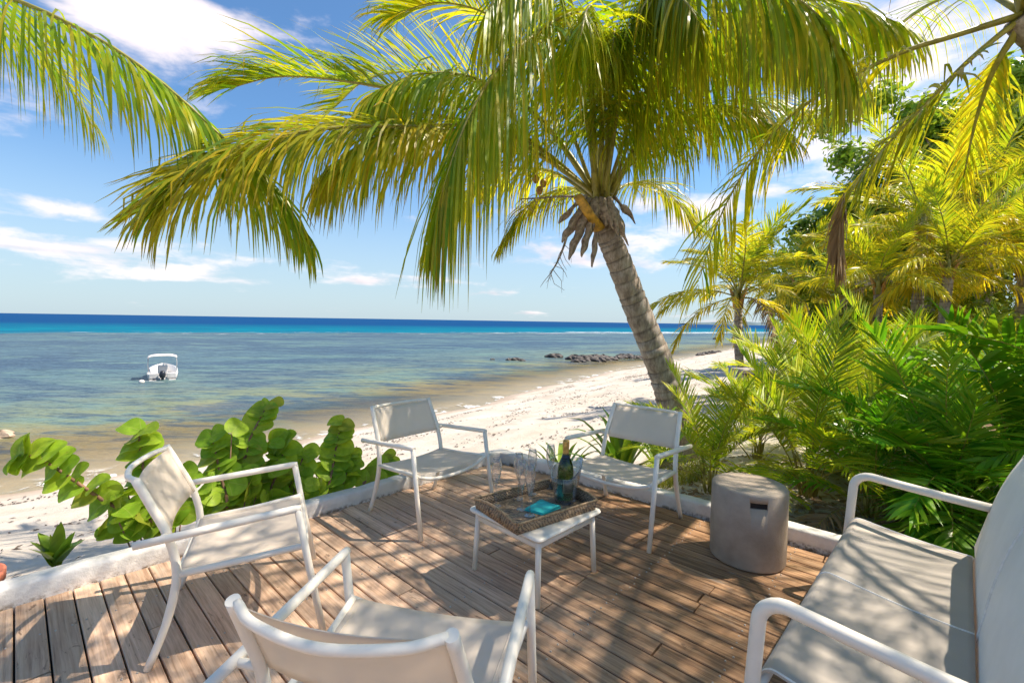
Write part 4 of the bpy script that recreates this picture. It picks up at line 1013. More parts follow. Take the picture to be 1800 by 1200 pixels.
def garden_palm(label, px, py, depth, tr_r, nf, scale, seed, lean=(0, 0), orange=True, basez=None):
    rg = random.Random(seed); top = at(px, py, depth); b = Vector((top.x + lean[0], top.y + lean[1], 0)); b.z = ground(b.x, b.y) - .05
    t = thing('garden_palm', label, 'palm tree', b, group='coconut palms in the garden')
    trunk(t, [b, b.lerp(top, .5) + Vector((rg.uniform(-.08, .08) * scale, 0, 0)), top], tr_r, tr_r * .8, max(10, int((top - b).length / .11)), seed, .35, 12)
    ga = 2.39996; off = top - b
    for i in range(nf):
        u = i / nf; pi = 0 if u < .22 else 1 if u < .5 else 2 if u < .8 else 3
        place(t, VC, pi, i * ga + rg.uniform(-.2, .2), off + Vector((0, 0, .05)), scale * rg.uniform(.85, 1.1), rg, dead=.15 if pi == 3 else 0)
    for i in range(5):
        a = i * 1.3; m = MB(); m.tube([off + Vector((math.cos(a) * .05, math.sin(a) * .05, -.18)) * scale, off + Vector((math.cos(a) * .10, math.sin(a) * .10, .05)) * scale, off + Vector((math.cos(a) * .20, math.sin(a) * .20, .30)) * scale], [.07 * scale, .05 * scale, .025 * scale], 7)
        m.build('stalk_base', M_stalk if i % 2 else M_orange, t)
    return t
M_orange = simple('orange_stalk_base', (.50, .24, .05), .5, .2, 20)
garden_palm('slim coconut palm standing on the open sand right of the leaning trunk', 1298, 528, 12, .115, 25, 1.05, 201, (.25, .0))
garden_palm('small coconut palm far back against the sky, right of the slim one', 1402, 500, 19, .13, 18, 1.1, 202, (.3, 0))
garden_palm('golden coconut palm with an orange heart above the garden', 1625, 412, 11, .13, 24, 1.25, 203)
garden_palm('tall bright coconut palm behind the golden one at the right edge', 1745, 372, 12.5, .14, 22, 1.3, 204)
garden_palm('lower green palm under the golden one', 1545, 505, 9.5, .10, 20, .78, 205)
garden_palm('bushy green palm beside the timber posts', 1668, 478, 8.8, .10, 20, .75, 206)
garden_palm('yellow-green palm at the far right behind the white flowers', 1800, 470, 9.5, .11, 20, .95, 207)
garden_palm('pale palm in the middle distance right of the sand path', 1465, 540, 13, .11, 18, .9, 208)

# --- areca clumps in the bed beside the deck
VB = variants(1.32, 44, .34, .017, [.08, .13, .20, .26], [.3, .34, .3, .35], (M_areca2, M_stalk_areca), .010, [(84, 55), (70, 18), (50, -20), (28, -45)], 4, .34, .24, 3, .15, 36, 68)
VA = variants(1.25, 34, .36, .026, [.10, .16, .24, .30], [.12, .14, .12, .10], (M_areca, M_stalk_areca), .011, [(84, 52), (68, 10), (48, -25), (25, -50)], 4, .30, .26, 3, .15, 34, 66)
def areca(label, x, y, nf, scale, seed, name='areca_palm', aim=None, var=None):
    rg = random.Random(seed); b = Vector((x, y, ground(x, y) - .02))
    t = thing(name, label, 'palm shrub', b, group='areca palms in the garden bed')
    for i in range(nf):
        u = i / nf; pi = 0 if u < .2 else 1 if u < .5 else 2 if u < .82 else 3
        az = i * 2.39996 + rg.uniform(-.3, .3); rr = rg.uniform(.02, .14) * scale
        if aim is not None and rg.random() < .5: az = R(aim) + rg.uniform(-.9, .9)
        h = rg.uniform(.05, .35) * scale * (1 - .3 * u)
        base = Vector((math.cos(az) * rr, math.sin(az) * rr, 0))
        m = MB(); m.tube([base * .6, base + UP * h], [.014 * scale, .011 * scale], 6); m.build('cane', M_stalk_areca, t)
        place(t, var or VA, pi, az, base + UP * h, scale * rg.uniform(.75, 1.2), rg, dead=.10 if pi == 3 else 0)
    return t
def gxy(px, py): p = onz(px, py, -.06); return p.x, p.y
for i, (px, py, nf, sc_, lb) in enumerate([
    (1248, 858, 26, .60, 'low areca palm with brown stems right behind the garden-side armchair'),
    (1420, 868, 26, .78, 'areca palm rising behind the concrete stool'),
    (1530, 905, 18, .62, 'low dark areca palm behind the near end of the sofa arm'),
    (1660, 905, 30, .90, 'dark glossy areca palm arching over the far sofa arm'),
    (1800, 890, 24, 1.0, 'dark areca palm behind the sofa back at the right edge'),
    (1330, 800, 22, .72, 'light green areca palm between the stool and the slim palm'),
    (1500, 800, 30, .92, 'tall areca palm in the middle of the garden bed'),
    (1640, 790, 28, .95, 'bright areca palm right of the tall one'),
    (1770, 785, 26, 1.0, 'areca palm near the white spider lilies'),
    (1405, 735, 26, 1.05, 'areca palm with one tall fan frond beside the sand path'),
    (1560, 725, 28, 1.05, 'sunlit yellow-green areca palm in the second row'),
    (1700, 715, 26, 1.05, 'sunlit areca palm below the timber posts'),
    (1480, 690, 26, 1.0, 'areca palm beside the broad-leaved shrub'),
    (1630, 675, 26, 1.05, 'areca palm at the back of the bed'),
    (1790, 690, 24, 1.2, 'areca palm at the back right of the bed'),
    ]):
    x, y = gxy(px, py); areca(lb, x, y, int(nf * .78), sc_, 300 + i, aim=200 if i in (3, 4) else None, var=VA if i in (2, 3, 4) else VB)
x, y = 4.35, 2.75
areca('areca palm at the right edge with long blades reaching left', x, y, 26, 1.5, 330, aim=165)

# --- broad-leaved trees and shrubs
def leafcloud(m, centers, n, size, rg, mi=0, ell=.45):
    for _ in range(n):
        c, r = rg.choice(centers)
        while True:
            d = Vector((rg.uniform(-1, 1), rg.uniform(-1, 1), rg.uniform(-1, 1)))
            if .25 < d.length < 1: break
        d = d * (.35 + .75 * rg.random()); p = c + d * r
        a = Vector((rg.gauss(0, 1), rg.gauss(0, 1), rg.gauss(0, .6))).normalized(); nrm = (d.normalized() + Vector((0, 0, .6)) + Vector((rg.gauss(0, .5), rg.gauss(0, .5), rg.gauss(0, .5)))).normalized()
        a = (a - nrm * a.dot(nrm)).normalized(); b = nrm.cross(a); s = size * rg.uniform(.6, 1.3); col = (max(0, rg.gauss(.18, .2)), 0, rg.random())
        i = [m.vert(p - a * s, col), m.vert(p + b * s * ell + nrm * s * .1, col), m.vert(p + a * s, col), m.vert(p - b * s * ell + nrm * s * .1, col)]
        m.face((i[0], i[1], i[2], i[3]), mi)
def tree(label, px, py, depth, rad, seed, nleaf=9000, size=.14, mat=None, squash=.75):
    rg = random.Random(seed); c = at(px, py, depth); b = Vector((c.x, c.y, ground(c.x, c.y) - .1))
    t = thing('broadleaf_tree', label, 'tree', b, group='broad-leaved trees behind the garden')
    cen = []; off = c - b
    for i in range(60):
        d = Vector((rg.gauss(0, .5), rg.gauss(0, .5), rg.gauss(-.15, .5) * squash)); cen.append((off + d * rad, rad * rg.uniform(.28, .55)))
    m = MB(); leafcloud(m, cen, nleaf, size, rg); m.build('crown', mat or M_tree, t)
    m = MB(); m.tube(crom([(0, 0, 0), off * .45 + Vector((.1, 0, 0)), off], 10), [.22 * (1 - i / 13) for i in range(10)], 10); tk = m.build('trunk', M_bark, t)
    for cc_, r_ in cen[:9]:
        m = MB(); s0 = off * rg.uniform(.5, .85); m.tube([s0, s0.lerp(cc_, .5) + Vector((0, 0, .1)), cc_], [.07, .045, .015], 6); m.build('limb', M_bark, tk)
    return t
tree('tall dark-leaved tree at the top right behind the palms', 1740, 285, 20, 3.6, 401, 28600, .20)
tree('leafy tree on the skyline behind the brown hanging frond', 1520, 400, 22, 3.0, 402, 22000, .18)
tree('round green tree behind the golden palm', 1640, 360, 24, 3.8, 403, 24200, .2)
tree('dark tree at the far right edge', 1850, 380, 17, 3.2, 404, 19800, .18)
tree('low spreading tree behind the slim palms on the right', 1470, 500, 21, 2.2, 405, 15400, .15)
def shrub(label, px, py, depth, rad, seed, nleaf=2600, size=.10, ell=.3, mat=None):
    rg = random.Random(seed); c = at(px, py, depth); b = Vector((c.x, c.y, ground(c.x, c.y) - .03)); off = c - b
    t = thing('garden_shrub', label, 'shrub', b, group='shrubs in the garden')
    cen = [(off + Vector((rg.gauss(0, .45), rg.gauss(0, .45), rg.gauss(0, .35))) * rad, rad * rg.uniform(.22, .4)) for _ in range(18)]
    m = MB(); leafcloud(m, cen, nleaf, size, rg, 0, ell); m.build('foliage', mat or M_shrub, t)
    for cc_, r_ in cen[:7]:
        m = MB(); m.tube([(rg.uniform(-.05, .05), rg.uniform(-.05, .05), 0), off * .3 + (cc_ - off) * .4, cc_], [.03, .022, .01], 6); m.build('stem', M_bark, t)
    return t
shrub('shrub with rosettes of long light leaves beside the slim palms', 1480, 575, 10.5, 1.1, 411)
shrub('light green shrub in front of the timber posts', 1580, 600, 11.5, 1.1, 412)
shrub('dense green shrub under the tall bright palm', 1720, 540, 11, 1.5, 413, 3600)
shrub('dark shrub behind the areca palms at the right', 1780, 640, 8.5, 1.1, 414, 2600, .09, .4, M_tree)
shrub('shrub filling the back of the garden in the middle', 1640, 590, 13.5, 1.8, 415, 4200)
shrub('low shrub at the edge of the sand', 1430, 630, 12.5, .8, 416, 1800)

# ------------------------------------------------------------------ sea grape behind the kerb
def seagrape_mat():
    m, nt, b, o = newmat('sea_grape_leaf')
    a = nd(nt, 'ShaderNodeAttribute', {'attribute_name': 'Col'}); sp = nt.nodes.new('ShaderNodeSeparateColor'); nt.links.new(a.outputs['Color'], sp.inputs[0])
    oi = nt.nodes.new('ShaderNodeObjectInfo'); tcn = nt.nodes.new('ShaderNodeTexCoord')
    v = nt.nodes.new('ShaderNodeSeparateXYZ'); nt.links.new(tcn.outputs['Object'], v.inputs[0])
    # veins fan out from the notch at the stalk
    ang = mth(nt, 'ARCTAN2', v.outputs[1], mth(nt, 'ADD', v.outputs[0], .05))
    rad = mth(nt, 'SQRT', mth(nt, 'ADD', mth(nt, 'POWER', v.outputs[1], 2.0), mth(nt, 'POWER', mth(nt, 'ADD', v.outputs[0], .05), 2.0)))
    wv = mth(nt, 'ABSOLUTE', mth(nt, 'SINE', mth(nt, 'MULTIPLY', ang, 4.2)))
    vein = mth(nt, 'MULTIPLY', rng(nt, mth(nt, 'MULTIPLY', wv, rad), .0, .0055, 1, 0), rng(nt, rad, .02, .12, 1, .3))
    n = noise(nt, tcn.outputs['Object'], 40, 4, .6)
    c = mix(nt, oi.outputs['Random'], (.24, .42, .03), (.44, .58, .045))
    c = mix(nt, rng(nt, n, .35, .7, 0, .4), c, (.16, .31, .025))
    c = mix(nt, mth(nt, 'MULTIPLY', vein, .95), c, (.50, .50, .16))
    c = mix(nt, rng(nt, mth(nt, 'FRACT', mth(nt, 'MULTIPLY', oi.outputs['Random'], 7.3)), .80, .95, 0, .6), c, (.36, .34, .05))
    spot = nd(nt, 'ShaderNodeTexNoise', {'noise_dimensions': '4D'}, Scale=95.0, Detail=2.0, Vector=tcn.outputs['Object'], W=mth(nt, 'MULTIPLY', oi.outputs['Random'], 20.0)).outputs[0]
    c = mix(nt, rng(nt, spot, .68, .74, 0, .8), c, (.20, .10, .04))
    put(nt, b.inputs['Base Color'], c); b.inputs['Roughness'].default_value = .5; b.inputs['Specular IOR Level'].default_value = .25
    bump(nt, b, mth(nt, 'ADD', mth(nt, 'MULTIPLY', vein, -1.0), mth(nt, 'MULTIPLY', n, .5)), .35, .002)
    t = nd(nt, 'ShaderNodeBsdfTranslucent'); put(nt, t.inputs[0], mix(nt, 1.0, c, (1.5, 1.3, .6), 'MULTIPLY'))
    ms = nd(nt, 'ShaderNodeMixShader', i0=.4, i1=b.outputs[0], i2=t.outputs[0]); nt.links.new(ms.outputs[0], o.inputs[0]); return m
M_sg = seagrape_mat(); M_sgstem = simple('sea_grape_stem', (.24, .13, .07), .7, .2, 40)
def sg_leaf(seed):
    rg = random.Random(seed); m = MB(); R0 = .052; seg = 22; rows = []; c = m.vert((0, 0, .002))
    f1, f2 = rg.uniform(0, 6), rg.uniform(0, 6)
    for ri, fr_ in enumerate((.35, .7, 1.0)):
        row = []
        for k in range(seg):
            a = 2 * math.pi * k / seg
            r = R0 * fr_ * (1 + .05 * math.cos(2 * a) - (.30 * math.exp(-((a - math.pi) / .28) ** 2) if ri else .1 * math.exp(-((a - math.pi) / .3) ** 2)) + .025 * math.sin(3 * a + f1))
            x, y = r * math.cos(a), r * 1.12 * math.sin(a)
            z = .010 * (abs(y) / R0) ** 1.5 * fr_ - .006 * (x / R0) ** 2 + .004 * fr_ * math.sin(3 * a + f2)
            row.append(m.vert((x, y, z)))
        rows.append(row)
    for k in range(seg): m.face((c, rows[0][k], rows[0][(k + 1) % seg]))
    for A, B in zip(rows, rows[1:]):
        for k in range(seg): m.face((A[k], B[k], B[(k + 1) % seg], A[(k + 1) % seg]))
    return m.mesh('leaf', M_sg)
SGL = [sg_leaf(i) for i in range(4)]
def outside_kerb(px, py, off, z):
    """point on the pixel's ray that stands off metres beyond the outer face of the left kerb"""
    d = ray(px, py); o = KL_C + KL_N * (KW + off)
    t = (o - CAMP).dot(KL_N) / d.dot(KL_N); return CAMP + d * t
def seagrape(label, branches, fill, seed):
    rg = random.Random(seed); b0 = outside_kerb(*branches[0][0], .0); b = Vector((b0.x, b0.y, 0)) + KL_N * .15; b.z = ground(b.x, b.y) - .03
    t = thing('sea_grape', label, 'sea grape', b, group='sea grape bushes outside the kerb')
    def put_leaf(p, nrm, out, size):
        lf = link('leaf', rg.choice(SGL), t)
        nrm = nrm.normalized(); x = (out - nrm * out.dot(nrm)).normalized(); y = nrm.cross(x)
        M = Matrix((x, y, nrm)).transposed().to_4x4(); M.translation = p + x * .034 * size - b; lf.matrix_local = M @ Matrix.Scale(size, 4)
    for br in branches:
        P = [outside_kerb(x, y, o, 0) for x, y, o in br]
        n = max(6, int(sum((c - a).length for a, c in zip(P, P[1:])) / .026))
        C = crom(P, 24); root = Vector((b.x, b.y, b.z)); 
        m = MB(); Q = [root - b, (root.lerp(P[0], .6) + KL_N * .05) - b] + [c - b for c in C[::3]]
        m.tube(Q, [.013 - .009 * i / len(Q) for i in range(len(Q))], 7); m.build('stem', M_sgstem, t)
        for i in range(n):
            f = i / (n - 1) * 23; k = min(int(f), 22); p = C[k].lerp(C[k + 1], f - k); T = (C[k + 1] - C[k]).normalized()
            side = T.cross(Vector((0, -1, .2))).normalized() * (1 if i % 2 else -1)
            nrm = Vector((rg.gauss(0, .3), -1.0 + rg.gauss(0, .2), .6 + rg.gauss(0, .25))) + T * .45
            put_leaf(p, nrm, side + T * rg.uniform(-.1, .5) + Vector((0, 0, rg.uniform(-.3, .3))), rg.uniform(1.05, 1.45) * (1 - .2 * (i / n) ** 3))
    for px, py, rx, ry, n, o in fill:
        for _ in range(int(n * .6)):
            p = outside_kerb(px + rg.gauss(0, rx), py + rg.gauss(0, ry), o + rg.uniform(0, .28), 0)
            if p.z < .02: p.z = .02 + rg.uniform(0, .05)
            nrm = Vector((rg.gauss(0, .6), -.6 + rg.gauss(0, .5), .75 + rg.gauss(0, .4)))
            put_leaf(p, nrm, Vector((rg.gauss(0, 1), rg.gauss(0, .5), rg.gauss(0, .7))), rg.uniform(.85, 1.3))
            if rg.random() < .35:
                m = MB(); q = p - b; m.tube([Vector((0, 0, .02)), q * .5 + Vector((0, 0, .08)), q], [.007, .005, .003], 5); m.build('stem', M_sgstem, t)
seagrape('sea grape with one long leafy branch reaching left over the sand', [
    [(300, 925, .05), (235, 905, .10), (175, 875, .14), (110, 830, .20), (60, 800, .26), (28, 803, .30)],
    [(300, 920, .10), (262, 860, .16), (248, 800, .2), (243, 755, .24)]],
    [(215, 900, 30, 22, 26, .02), (280, 880, 30, 30, 30, .05), (340, 870, 30, 25, 26, .02)], 601)
seagrape('tall sea grape in the middle behind the side-on armchair', [
    [(400, 890, .08), (425, 830, .15), (435, 780, .18), (458, 735, .22), (470, 712, .24)],
    [(400, 880, .05), (385, 820, .2), (378, 790, .26), (372, 765, .3)],
    [(470, 880, .1), (490, 820, .15), (500, 785, .2), (480, 775, .22)],
    [(515, 880, .1), (525, 830, .18), (535, 795, .22)]],
    [(400, 870, 28, 30, 40, .02), (455, 860, 28, 32, 40, .02), (510, 860, 24, 22, 28, .02), (430, 800, 24, 24, 20, .1)], 602)
seagrape('sea grape beside the far armchair, with an upright leafy shoot', [
    [(575, 870, .08), (585, 820, .14), (592, 780, .18), (600, 740, .22)],
    [(600, 860, .08), (612, 820, .14), (615, 790, .2)],
    [(640, 848, .02), (668, 828, .06), (690, 803, .1)]],
    [(570, 845, 18, 22, 24, .02), (600, 825, 16, 22, 22, .05), (640, 838, 18, 8, 14, .02)], 603)
# upright pointed-leaf plant at the left
sb = outside_kerb(95, 985, .05, 0); sb = Vector((sb.x, sb.y, 0)) + KL_N * .1; sb.z = ground(sb.x, sb.y) - .02
pp = thing('pointed_plant', 'small plant with upright pointed leaves outside the kerb at far left', 'plant', sb)
rg = random.Random(9)
def strap(m, P, w, col, fold=.25):
    """tapering strap leaf with a channel down the middle"""
    C = crom(P, 10); prev = None; n = len(C)
    for i, p in enumerate(C):
        t = i / (n - 1); T = (C[min(i + 1, n - 1)] - C[max(i - 1, 0)]).normalized(); S_ = T.cross(UP)
        if S_.length < .1: S_ = Vector((1, 0, 0))
        S_.normalize(); N = S_.cross(T); ww = w * (min(1, .55 + 2.2 * t) if t < .25 else 1.0 * (1 - ((t - .25) / .75) ** 1.7)) * .5 + .001
        r = [m.vert(p - S_ * ww + N * ww * fold, col), m.vert(p, col), m.vert(p + S_ * ww + N * ww * fold, col)]
        if prev:
            m.face((prev[0], prev[1], r[1], r[0])); m.face((prev[1], prev[2], r[2], r[1]))
        prev = r
node = outside_kerb(100, 990, .12, 0) - sb
for i in range(24):
    tx, ty = rg.choice([(72, 932), (100, 922), (122, 932), (142, 952), (56, 958), (58, 985), (150, 975), (120, 958), (92, 945), (80, 965), (135, 985)])
    tipp = outside_kerb(tx + rg.uniform(-10, 10), ty + rg.uniform(-8, 8), rg.uniform(.0, .24), 0) - sb
    st0 = node + Vector((0, 0, rg.uniform(-.02, .03))); m = MB(); strap(m, [st0, st0.lerp(tipp, .5) + Vector((0, 0, .015)), tipp], .055, (rg.uniform(0, .3), 0, rg.random())); m.build('leaf', M_agave, pp)
m = MB(); m.tube([(0, 0, 0), node * .5 + Vector((0, .02, 0)), node + Vector((0, 0, .02))], [.014, .011, .008], 7); m.build('stem', M_sgstem, pp)
# terracotta pot at the extreme left
po = outside_kerb(-80, 1034, .12, 0); pz = ground(po.x, po.y)
pot = thing('terracotta_pot', 'red terracotta pot rim just inside the left edge outside the kerb', 'pot', (po.x, po.y, pz - .01)); ph = po.z - pz + .05
m = MB(); m.lathe([(0, 0), (.10, 0), (.135, ph - .05), (.150, ph - .045), (.152, ph - .005), (.140, ph), (.130, ph - .04), (0, ph - .05)], 28); m.build('bowl', simple('terracotta', (.42, .13, .075), .8, .2, 20), pot)
m = MB(); m.lathe([(0, ph - .03), (.128, ph - .035)], 20); m.build('soil', M_dark, pot)

# ------------------------------------------------------------------ spider lilies by the palm
def lily(label, px, py, depth, n, L, seed, flower=False, wid=.075, pose=None):
    rg = random.Random(seed); b = at(px, py, depth); b.z = ground(b.x, b.y) - .02
    t = thing('spider_lily', label, 'lily', b, group='strap-leaved lilies')
    for i in range(n):
        az = i * 2.39996 + rg.uniform(-.2, .2); el = R(rg.uniform(32, 82) if i > 4 else rg.uniform(60, 85)); l = L * rg.uniform(.8, 1.15)
        d = Vector((math.cos(az), math.sin(az), 0)); P = [d * .03 + UP * .12, d * (.03 + l * .35 * math.cos(el)) + UP * (.12 + l * .42 * math.sin(el)), d * (.03 + l * .75 * math.cos(el) + .04) + UP * (.12 + l * .70 * math.sin(el)), d * (.05 + l * 1.08 * math.cos(el) + .08) + UP * (.12 + l * (.86 * math.sin(el) - .25 * math.cos(el)))]
        m = MB(); strap(m, P, wid * rg.uniform(.8, 1.15), (rg.uniform(0, .35), .0, rg.random()), .35); m.build('leaf', M_agave, t)
    m = MB(); m.tube([(0, 0, 0), (0, 0, .16)], [.05, .035], 10); m.build('stem', M_stalk_areca, t)
    if flower:
        for fx, fy, fd in flower:
            top = at(fx, fy, fd) - b; m = MB(); m.tube([(0, 0, .1), top * .6 + Vector((0, .03, .05)), top], [.012, .010, .008], 7); sk = m.build('flower_stalk', M_stalk_areca, t)
            m = MB()
            for k in range(70):
                dd = Vector((rg.gauss(0, 1), rg.gauss(0, 1), rg.gauss(.25, .6))).normalized(); l = .11 * rg.uniform(.7, 1.1)
                m.tube([top, top + dd * l * .6, top + dd * l + Vector((0, 0, -.035))], [.003, .003, .0012], 4)
            m.build('flower_head', M_white_petal, sk)
    return t
M_white_petal = simple('white_petal', (.72, .70, .62), .6, .1, 50)
lily('spider lily with broad bright leaves left of the garden-side armchair', 985, 800, 4.55, 20, .80, 701)
lily('spider lily showing through the open back of the garden-side armchair', 1092, 812, 4.3, 22, .80, 702)
lily('dark spider lily beside the leaning trunk', 1160, 790, 4.6, 18, .8, 703)
lily('spider lily with feathery white flower heads at the right edge', 1790, 720, 5.6, 14, .8, 704, [(1748, 605, 5.5), (1782, 600, 5.6)])
lily('big-leaved plant in front of the white flowers', 1690, 735, 4.9, 10, .8, 705, False, .13)

# grass and leaf litter between kerb and lilies
mb = MB(); rg = random.Random(12)
for k in range(5200):
    px = rg.uniform(930, 1240); py = rg.uniform(775, 850)
    p = onz(px, py, -.12)
    g = (p - KL_C).dot(KR_N); 
    if g < KW + .03 or (p - KL_C).dot(KL_N) > -.1: continue
    p.z = ground(p.x, p.y); h = rg.uniform(.03, .09); a = rg.uniform(0, 6.3); d = Vector((math.cos(a), math.sin(a), 0)); w = d.cross(UP) * .004
    col = (rg.uniform(0, .6), 0, rg.random()); i = [mb.vert(p - w, col), mb.vert(p + w, col), mb.vert(p + d * h * .5 + UP * h, col)]; mb.face(i)
tag(mb.build('grass', M_grass), 'short yellow-green grass between the kerb and the lilies', 'grass', kind='stuff')
# fallen leaves on the bed soil
mb = MB()
for k in range(2600):
    px = rg.uniform(1200, 1800); py = rg.uniform(780, 960); p = onz(px, py, -.07); g = (p - KL_C).dot(KR_N)
    if g < KW + .02 or g > 2.2: continue
    p.z = ground(p.x, p.y) + .008; a = rg.uniform(0, 6.3); d = Vector((math.cos(a), math.sin(a), rg.uniform(-.2, .3))) * rg.uniform(.015, .05); e = Vector((-d.y, d.x, rg.uniform(-.01, .02))) * rg.uniform(.15, .4)
    col = (rg.uniform(0, .9), 0, rg.random()); mb.face([mb.vert(p - d, col), mb.vert(p + e, col), mb.vert(p + d, col), mb.vert(p - e, col)])
tag(mb.build('leaf_litter', M_dead), 'dry brown leaf litter on the garden bed', 'leaf litter', kind='stuff')

# ------------------------------------------------------------------ boat, buoy, rocks
bpz = onz(286, 667, WZ); boat = thing('motor_boat', 'small white motor boat with a canopy moored in the shallows', 'boat', (bpz.x, bpz.y, WZ), R(37)); boat.scale = (.78, .85, .88)
M_hull = simple('white_gelcoat', (.62, .60, .58), .3, .05, 3); M_black = simple('black_cowling', (.02, .022, .03), .3, .1, 10); M_canvas = simple('cream_canvas', (.78, .70, .64), .8, .06, 5)
secs = []
for i in range(9):
    t = i / 8; y = t * 4.9; w = .95 * (1 - max(0, (t - .45) / .55) ** 2.2) + .02; k = -.22 + .12 * t ** 3; ch = -.02 + .30 * max(0, t - .4) ** 1.6; g = .50 + .28 * t ** 1.8
    secs.append([(-w, y, g), (-w * .94, y, g * .35 + ch), (-w * .82, y, ch), (0, y, k + (.45 * max(0, t - .7))), (w * .82, y, ch), (w * .94, y, g * .35 + ch), (w, y, g), (w * .84, y, g + .015), (w * .80, y, .16), (0, y, .15), (-w * .80, y, .16), (-w * .84, y, g + .015)])
m = MB(); rows = [[m.vert(p) for p in s_] for s_ in secs]; nsec = len(secs[0])
for A, B in zip(rows, rows[1:]):
    for k in range(nsec): m.face((A[k], B[k], B[(k + 1) % nsec], A[(k + 1) % nsec]))
m.face(rows[0]); m.face(rows[-1][::-1]); m.build('hull', M_hull, boat)
for sx in (-1, 1):
    m = MB(); m.box((sx * .55 - .30, -.06, .10), (sx * .55 + .30, .22, .46)); bevelled(m.build('transom_seat', M_hull, boat), .04)
    m = MB(); m.box((sx * .6 - .22, -.42, -.06), (sx * .6 + .22, 0, .02)); bevelled(m.build('swim_platform', M_hull, boat), .02)
    for y0, y1 in ((.35, .15), (1.25, 1.75)):
        m = MB(); m.tube([(sx * .86, y0, .5), (sx * .92, (y0 + y1) / 2, 1.05), (sx * .88, y1, 1.56)], .020, 8); m.build('canopy_pole', M_hull, boat)
m = MB(); m.grid(lambda u, v: ((u - .5) * 1.86, .05 + v * 1.8, 1.55 + .14 * (1 - (2 * u - 1) ** 4) - .05 * (2 * v - 1) ** 2), 14, 8, .03); m.build('canopy', M_canvas, boat)
m = MB(); m.box((-.32, 1.2, .15), (.32, 1.7, .85)); bevelled(m.build('console', M_hull, boat), .05)
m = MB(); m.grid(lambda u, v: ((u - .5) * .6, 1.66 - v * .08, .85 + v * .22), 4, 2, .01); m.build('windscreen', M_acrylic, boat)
ob = MB(); ob.lathe([(0, .12), (.15, .14), (.20, .26), (.21, .42), (.17, .56), (.09, .62), (0, .63)], 16, (0, -.30, .02)); ob.build('outboard_motor', M_black, boat)
m = MB(); m.tube([(0, -.28, .2), (0, -.30, -.35)], [.10, .07], 10); m.build('motor_leg', M_black, boat)
m = MB(); m.box((-.62, -.34, -.05), (-.44, -.12, .12)); bevelled(m.build('ladder_mount', M_black, boat), .02)
bq = onz(249, 672, WZ); buoy = thing('mooring_buoy', 'small pale mooring buoy floating left of the boat', 'buoy', (bq.x, bq.y, WZ))
m = MB(); m.lathe([(0, -.12), (.10, -.08), (.15, .02), (.12, .11), (.05, .15), (0, .16)], 14); m.build('float', M_canvas, buoy)
m = MB(); m.tube([(0, 0, .1), (.6, .25, .02), (1.2, .35, -.02)], .012, 5); m.build('rope', M_hull, buoy)
def rockmesh(seed, c=None):
    rg = random.Random(seed); m = MB(); nu, nv = 14, 9
    ph = [rg.uniform(0, 6.3) for _ in range(6)]
    rows = []
    for j in range(nv + 1):
        th = math.pi * j / nv; row = []
        for i in range(nu):
            a = 2 * math.pi * i / nu
            r = 1 + .18 * math.sin(2 * a + ph[0]) * math.sin(th) + .14 * math.sin(3 * a + 2 * th + ph[1]) + .10 * math.sin(5 * a - 3 * th + ph[2]) + rg.uniform(-.09, .09)
            row.append(m.vert((r * math.sin(th) * math.cos(a), r * math.sin(th) * math.sin(a), r * math.cos(th) * .6)))
        rows.append(row)
    for A, B in zip(rows, rows[1:]):
        for i in range(nu): m.face((A[i], B[i], B[(i + 1) % nu], A[(i + 1) % nu]), 0, False)
    return m
M_rock = simple('dark_wet_rock', (.075, .062, .055), .7, .3, 2.5, bmp=.8); M_rock2 = simple('pale_rock', (.42, .31, .22), .85, .25, 4, bmp=.6); M_rock3 = simple('grey_coral_stone', (.34, .30, .26), .9, .25, 5, bmp=.7)
RK = [rockmesh(i).mesh('rock', M_rock) for i in range(5)]
rg = random.Random(31)
def rock(px, py, s, lb, z=WZ, me=None, grp='dark rocks awash off the beach', name='shore_rock'):
    p = onz(px, py, z); o = link(name, me or rg.choice(RK)); o.location = (p.x, p.y, z + s * .06); o.scale = (s * rg.uniform(.9, 1.4), s, s * rg.uniform(.7, 1.0)); o.rotation_euler = (0, 0, rg.uniform(0, 6)); tag(o, lb, 'rock', grp); return o
ORD = 'first second third fourth fifth sixth seventh eighth ninth tenth eleventh twelfth thirteenth fourteenth'.split()
for k_, (x, y, s) in enumerate( ((1008, 632, .75), (1016, 636, .6), (1024, 634, .9), (1034, 633, .7), (1044, 632, 1.0), (1052, 635, .7), (1060, 631, .9), (1068, 633, .7), (1078, 632, .55), (1088, 630, .6), (1096, 629, .75), (1105, 629, .8), (1114, 630, .6), (1122, 630, .5))): rock(x, y, s, ORD[k_] + ' dark rock from the left in the reef left of the leaning trunk')
rock(976, 628, .7, 'single dark rock standing left of the reef of rocks')
for k_, (x, y, s) in enumerate(((866, 632, .22), (895, 633, .30), (906, 633, .42), (917, 634, .34))): rock(x, y, s, ORD[k_] + ' from the left of the low rocks barely breaking the water', grp='low rocks in the lagoon')
for k_, (x, y, s) in enumerate(((1232, 624, .5), (1240, 622, .45), (1250, 621, .55), (1262, 620, .45))): rock(x, y, s, ORD[k_] + ' dark rock from the left at the water edge between the two trunks', grp='rocks at the water edge')
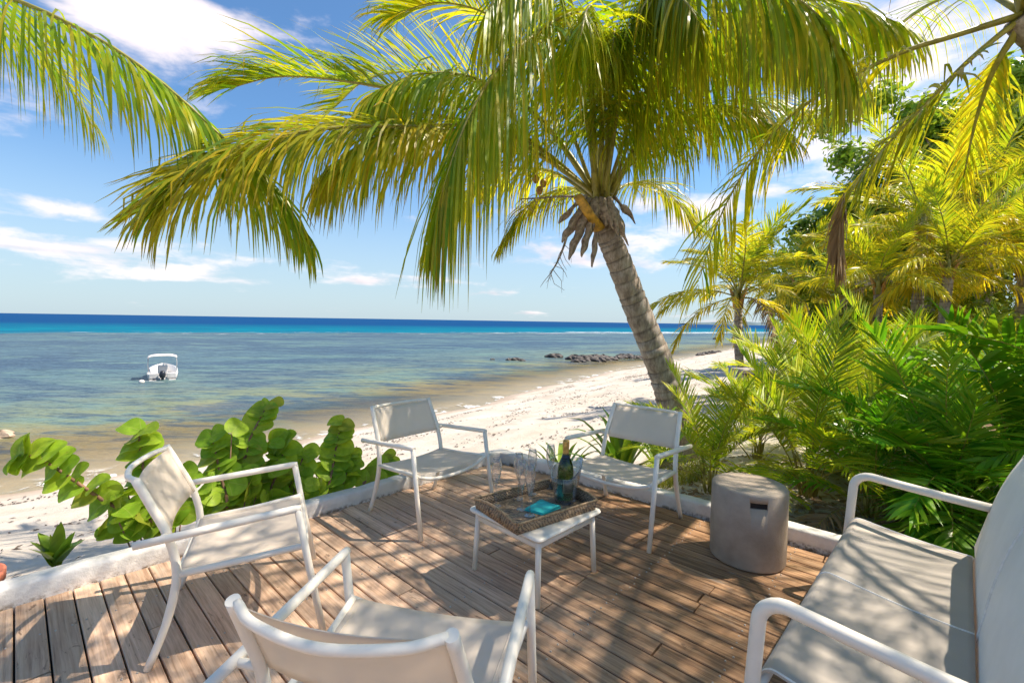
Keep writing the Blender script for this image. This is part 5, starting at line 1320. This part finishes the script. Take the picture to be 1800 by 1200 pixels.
rock(1260, 596, .9, 'dark rock far out in the lagoon behind the slim palm', grp='far lagoon rocks'); rock(1293, 596, 1.1, 'larger dark rock far out beside the slim palm trunk', grp='far lagoon rocks')
o = rock(-2, 768, .33, 'pale rock in the shallows at the left edge', me=rockmesh(8).mesh('rock', M_rock2), grp=None)
# low stone wall and post by the sand path
wl = at(1395, 700, 8.5); wz = ground(wl.x, wl.y); wall = thing('stone_wall', 'low rough stone wall beside the sand path behind the arecas', 'wall', (wl.x, wl.y, wz), R(12))
RS = [rockmesh(40 + i).mesh('stone', M_rock3) for i in range(4)]
for r_ in range(3):
    for k in range(9):
        s_ = link('stone', rg.choice(RS), wall); s_.location = ((k - 4) * .24 + (r_ % 2) * .12, rg.uniform(-.03, .03), .08 + r_ * .15); s_.scale = (.145, .14, .135); s_.rotation_euler = (rg.uniform(-.3, .3), rg.uniform(-.3, .3), rg.uniform(0, 6))
m = MB(); m.box((-1.25, -.18, .50), (1.25, .18, .57)); bevelled(m.build('capping', M_rock3, wall), .02)
ps = at(1394, 668, 11.5); pz = ground(ps.x, ps.y); post = thing('marker_post', 'dark post standing in the sand beyond the stone wall', 'post', (ps.x, ps.y, pz))
m = MB(); m.tube([(0, 0, -.1), (0, 0, .75)], [.05, .045], 8); m.build('shaft', M_wood_far, post); m = MB(); m.lathe([(0, .80), (.03, .79), (.055, .76), (.05, .74)], 10); m.build('cap', M_wood_far, post)
# timber pergola among the palms
pg = at(1625, 600, 13.5); pz = ground(pg.x, pg.y); hut = thing('timber_pergola', 'grey weathered timber posts and rails half hidden among the palms', 'pergola', (pg.x, pg.y, pz), R(-8))
for x in (-1.2, -.1, .25, 1.3):
    m = MB(); m.box((x - .08, -.08, 0), (x + .08, .08, 2.6)); bevelled(m.build('post', M_wood_far, hut), .01)
for z in (.9, 1.75, 2.5):
    m = MB(); m.box((-1.4, -.11, z), (1.5, -.083, z + .14)); bevelled(m.build('rail', M_wood_far, hut), .008)
for k in range(9):
    m = MB(); m.box((-1.35 + k * .31, -.9, 2.645), (-1.27 + k * .31, 1.2, 2.77)); bevelled(m.build('rafter', M_wood_far, hut), .008)
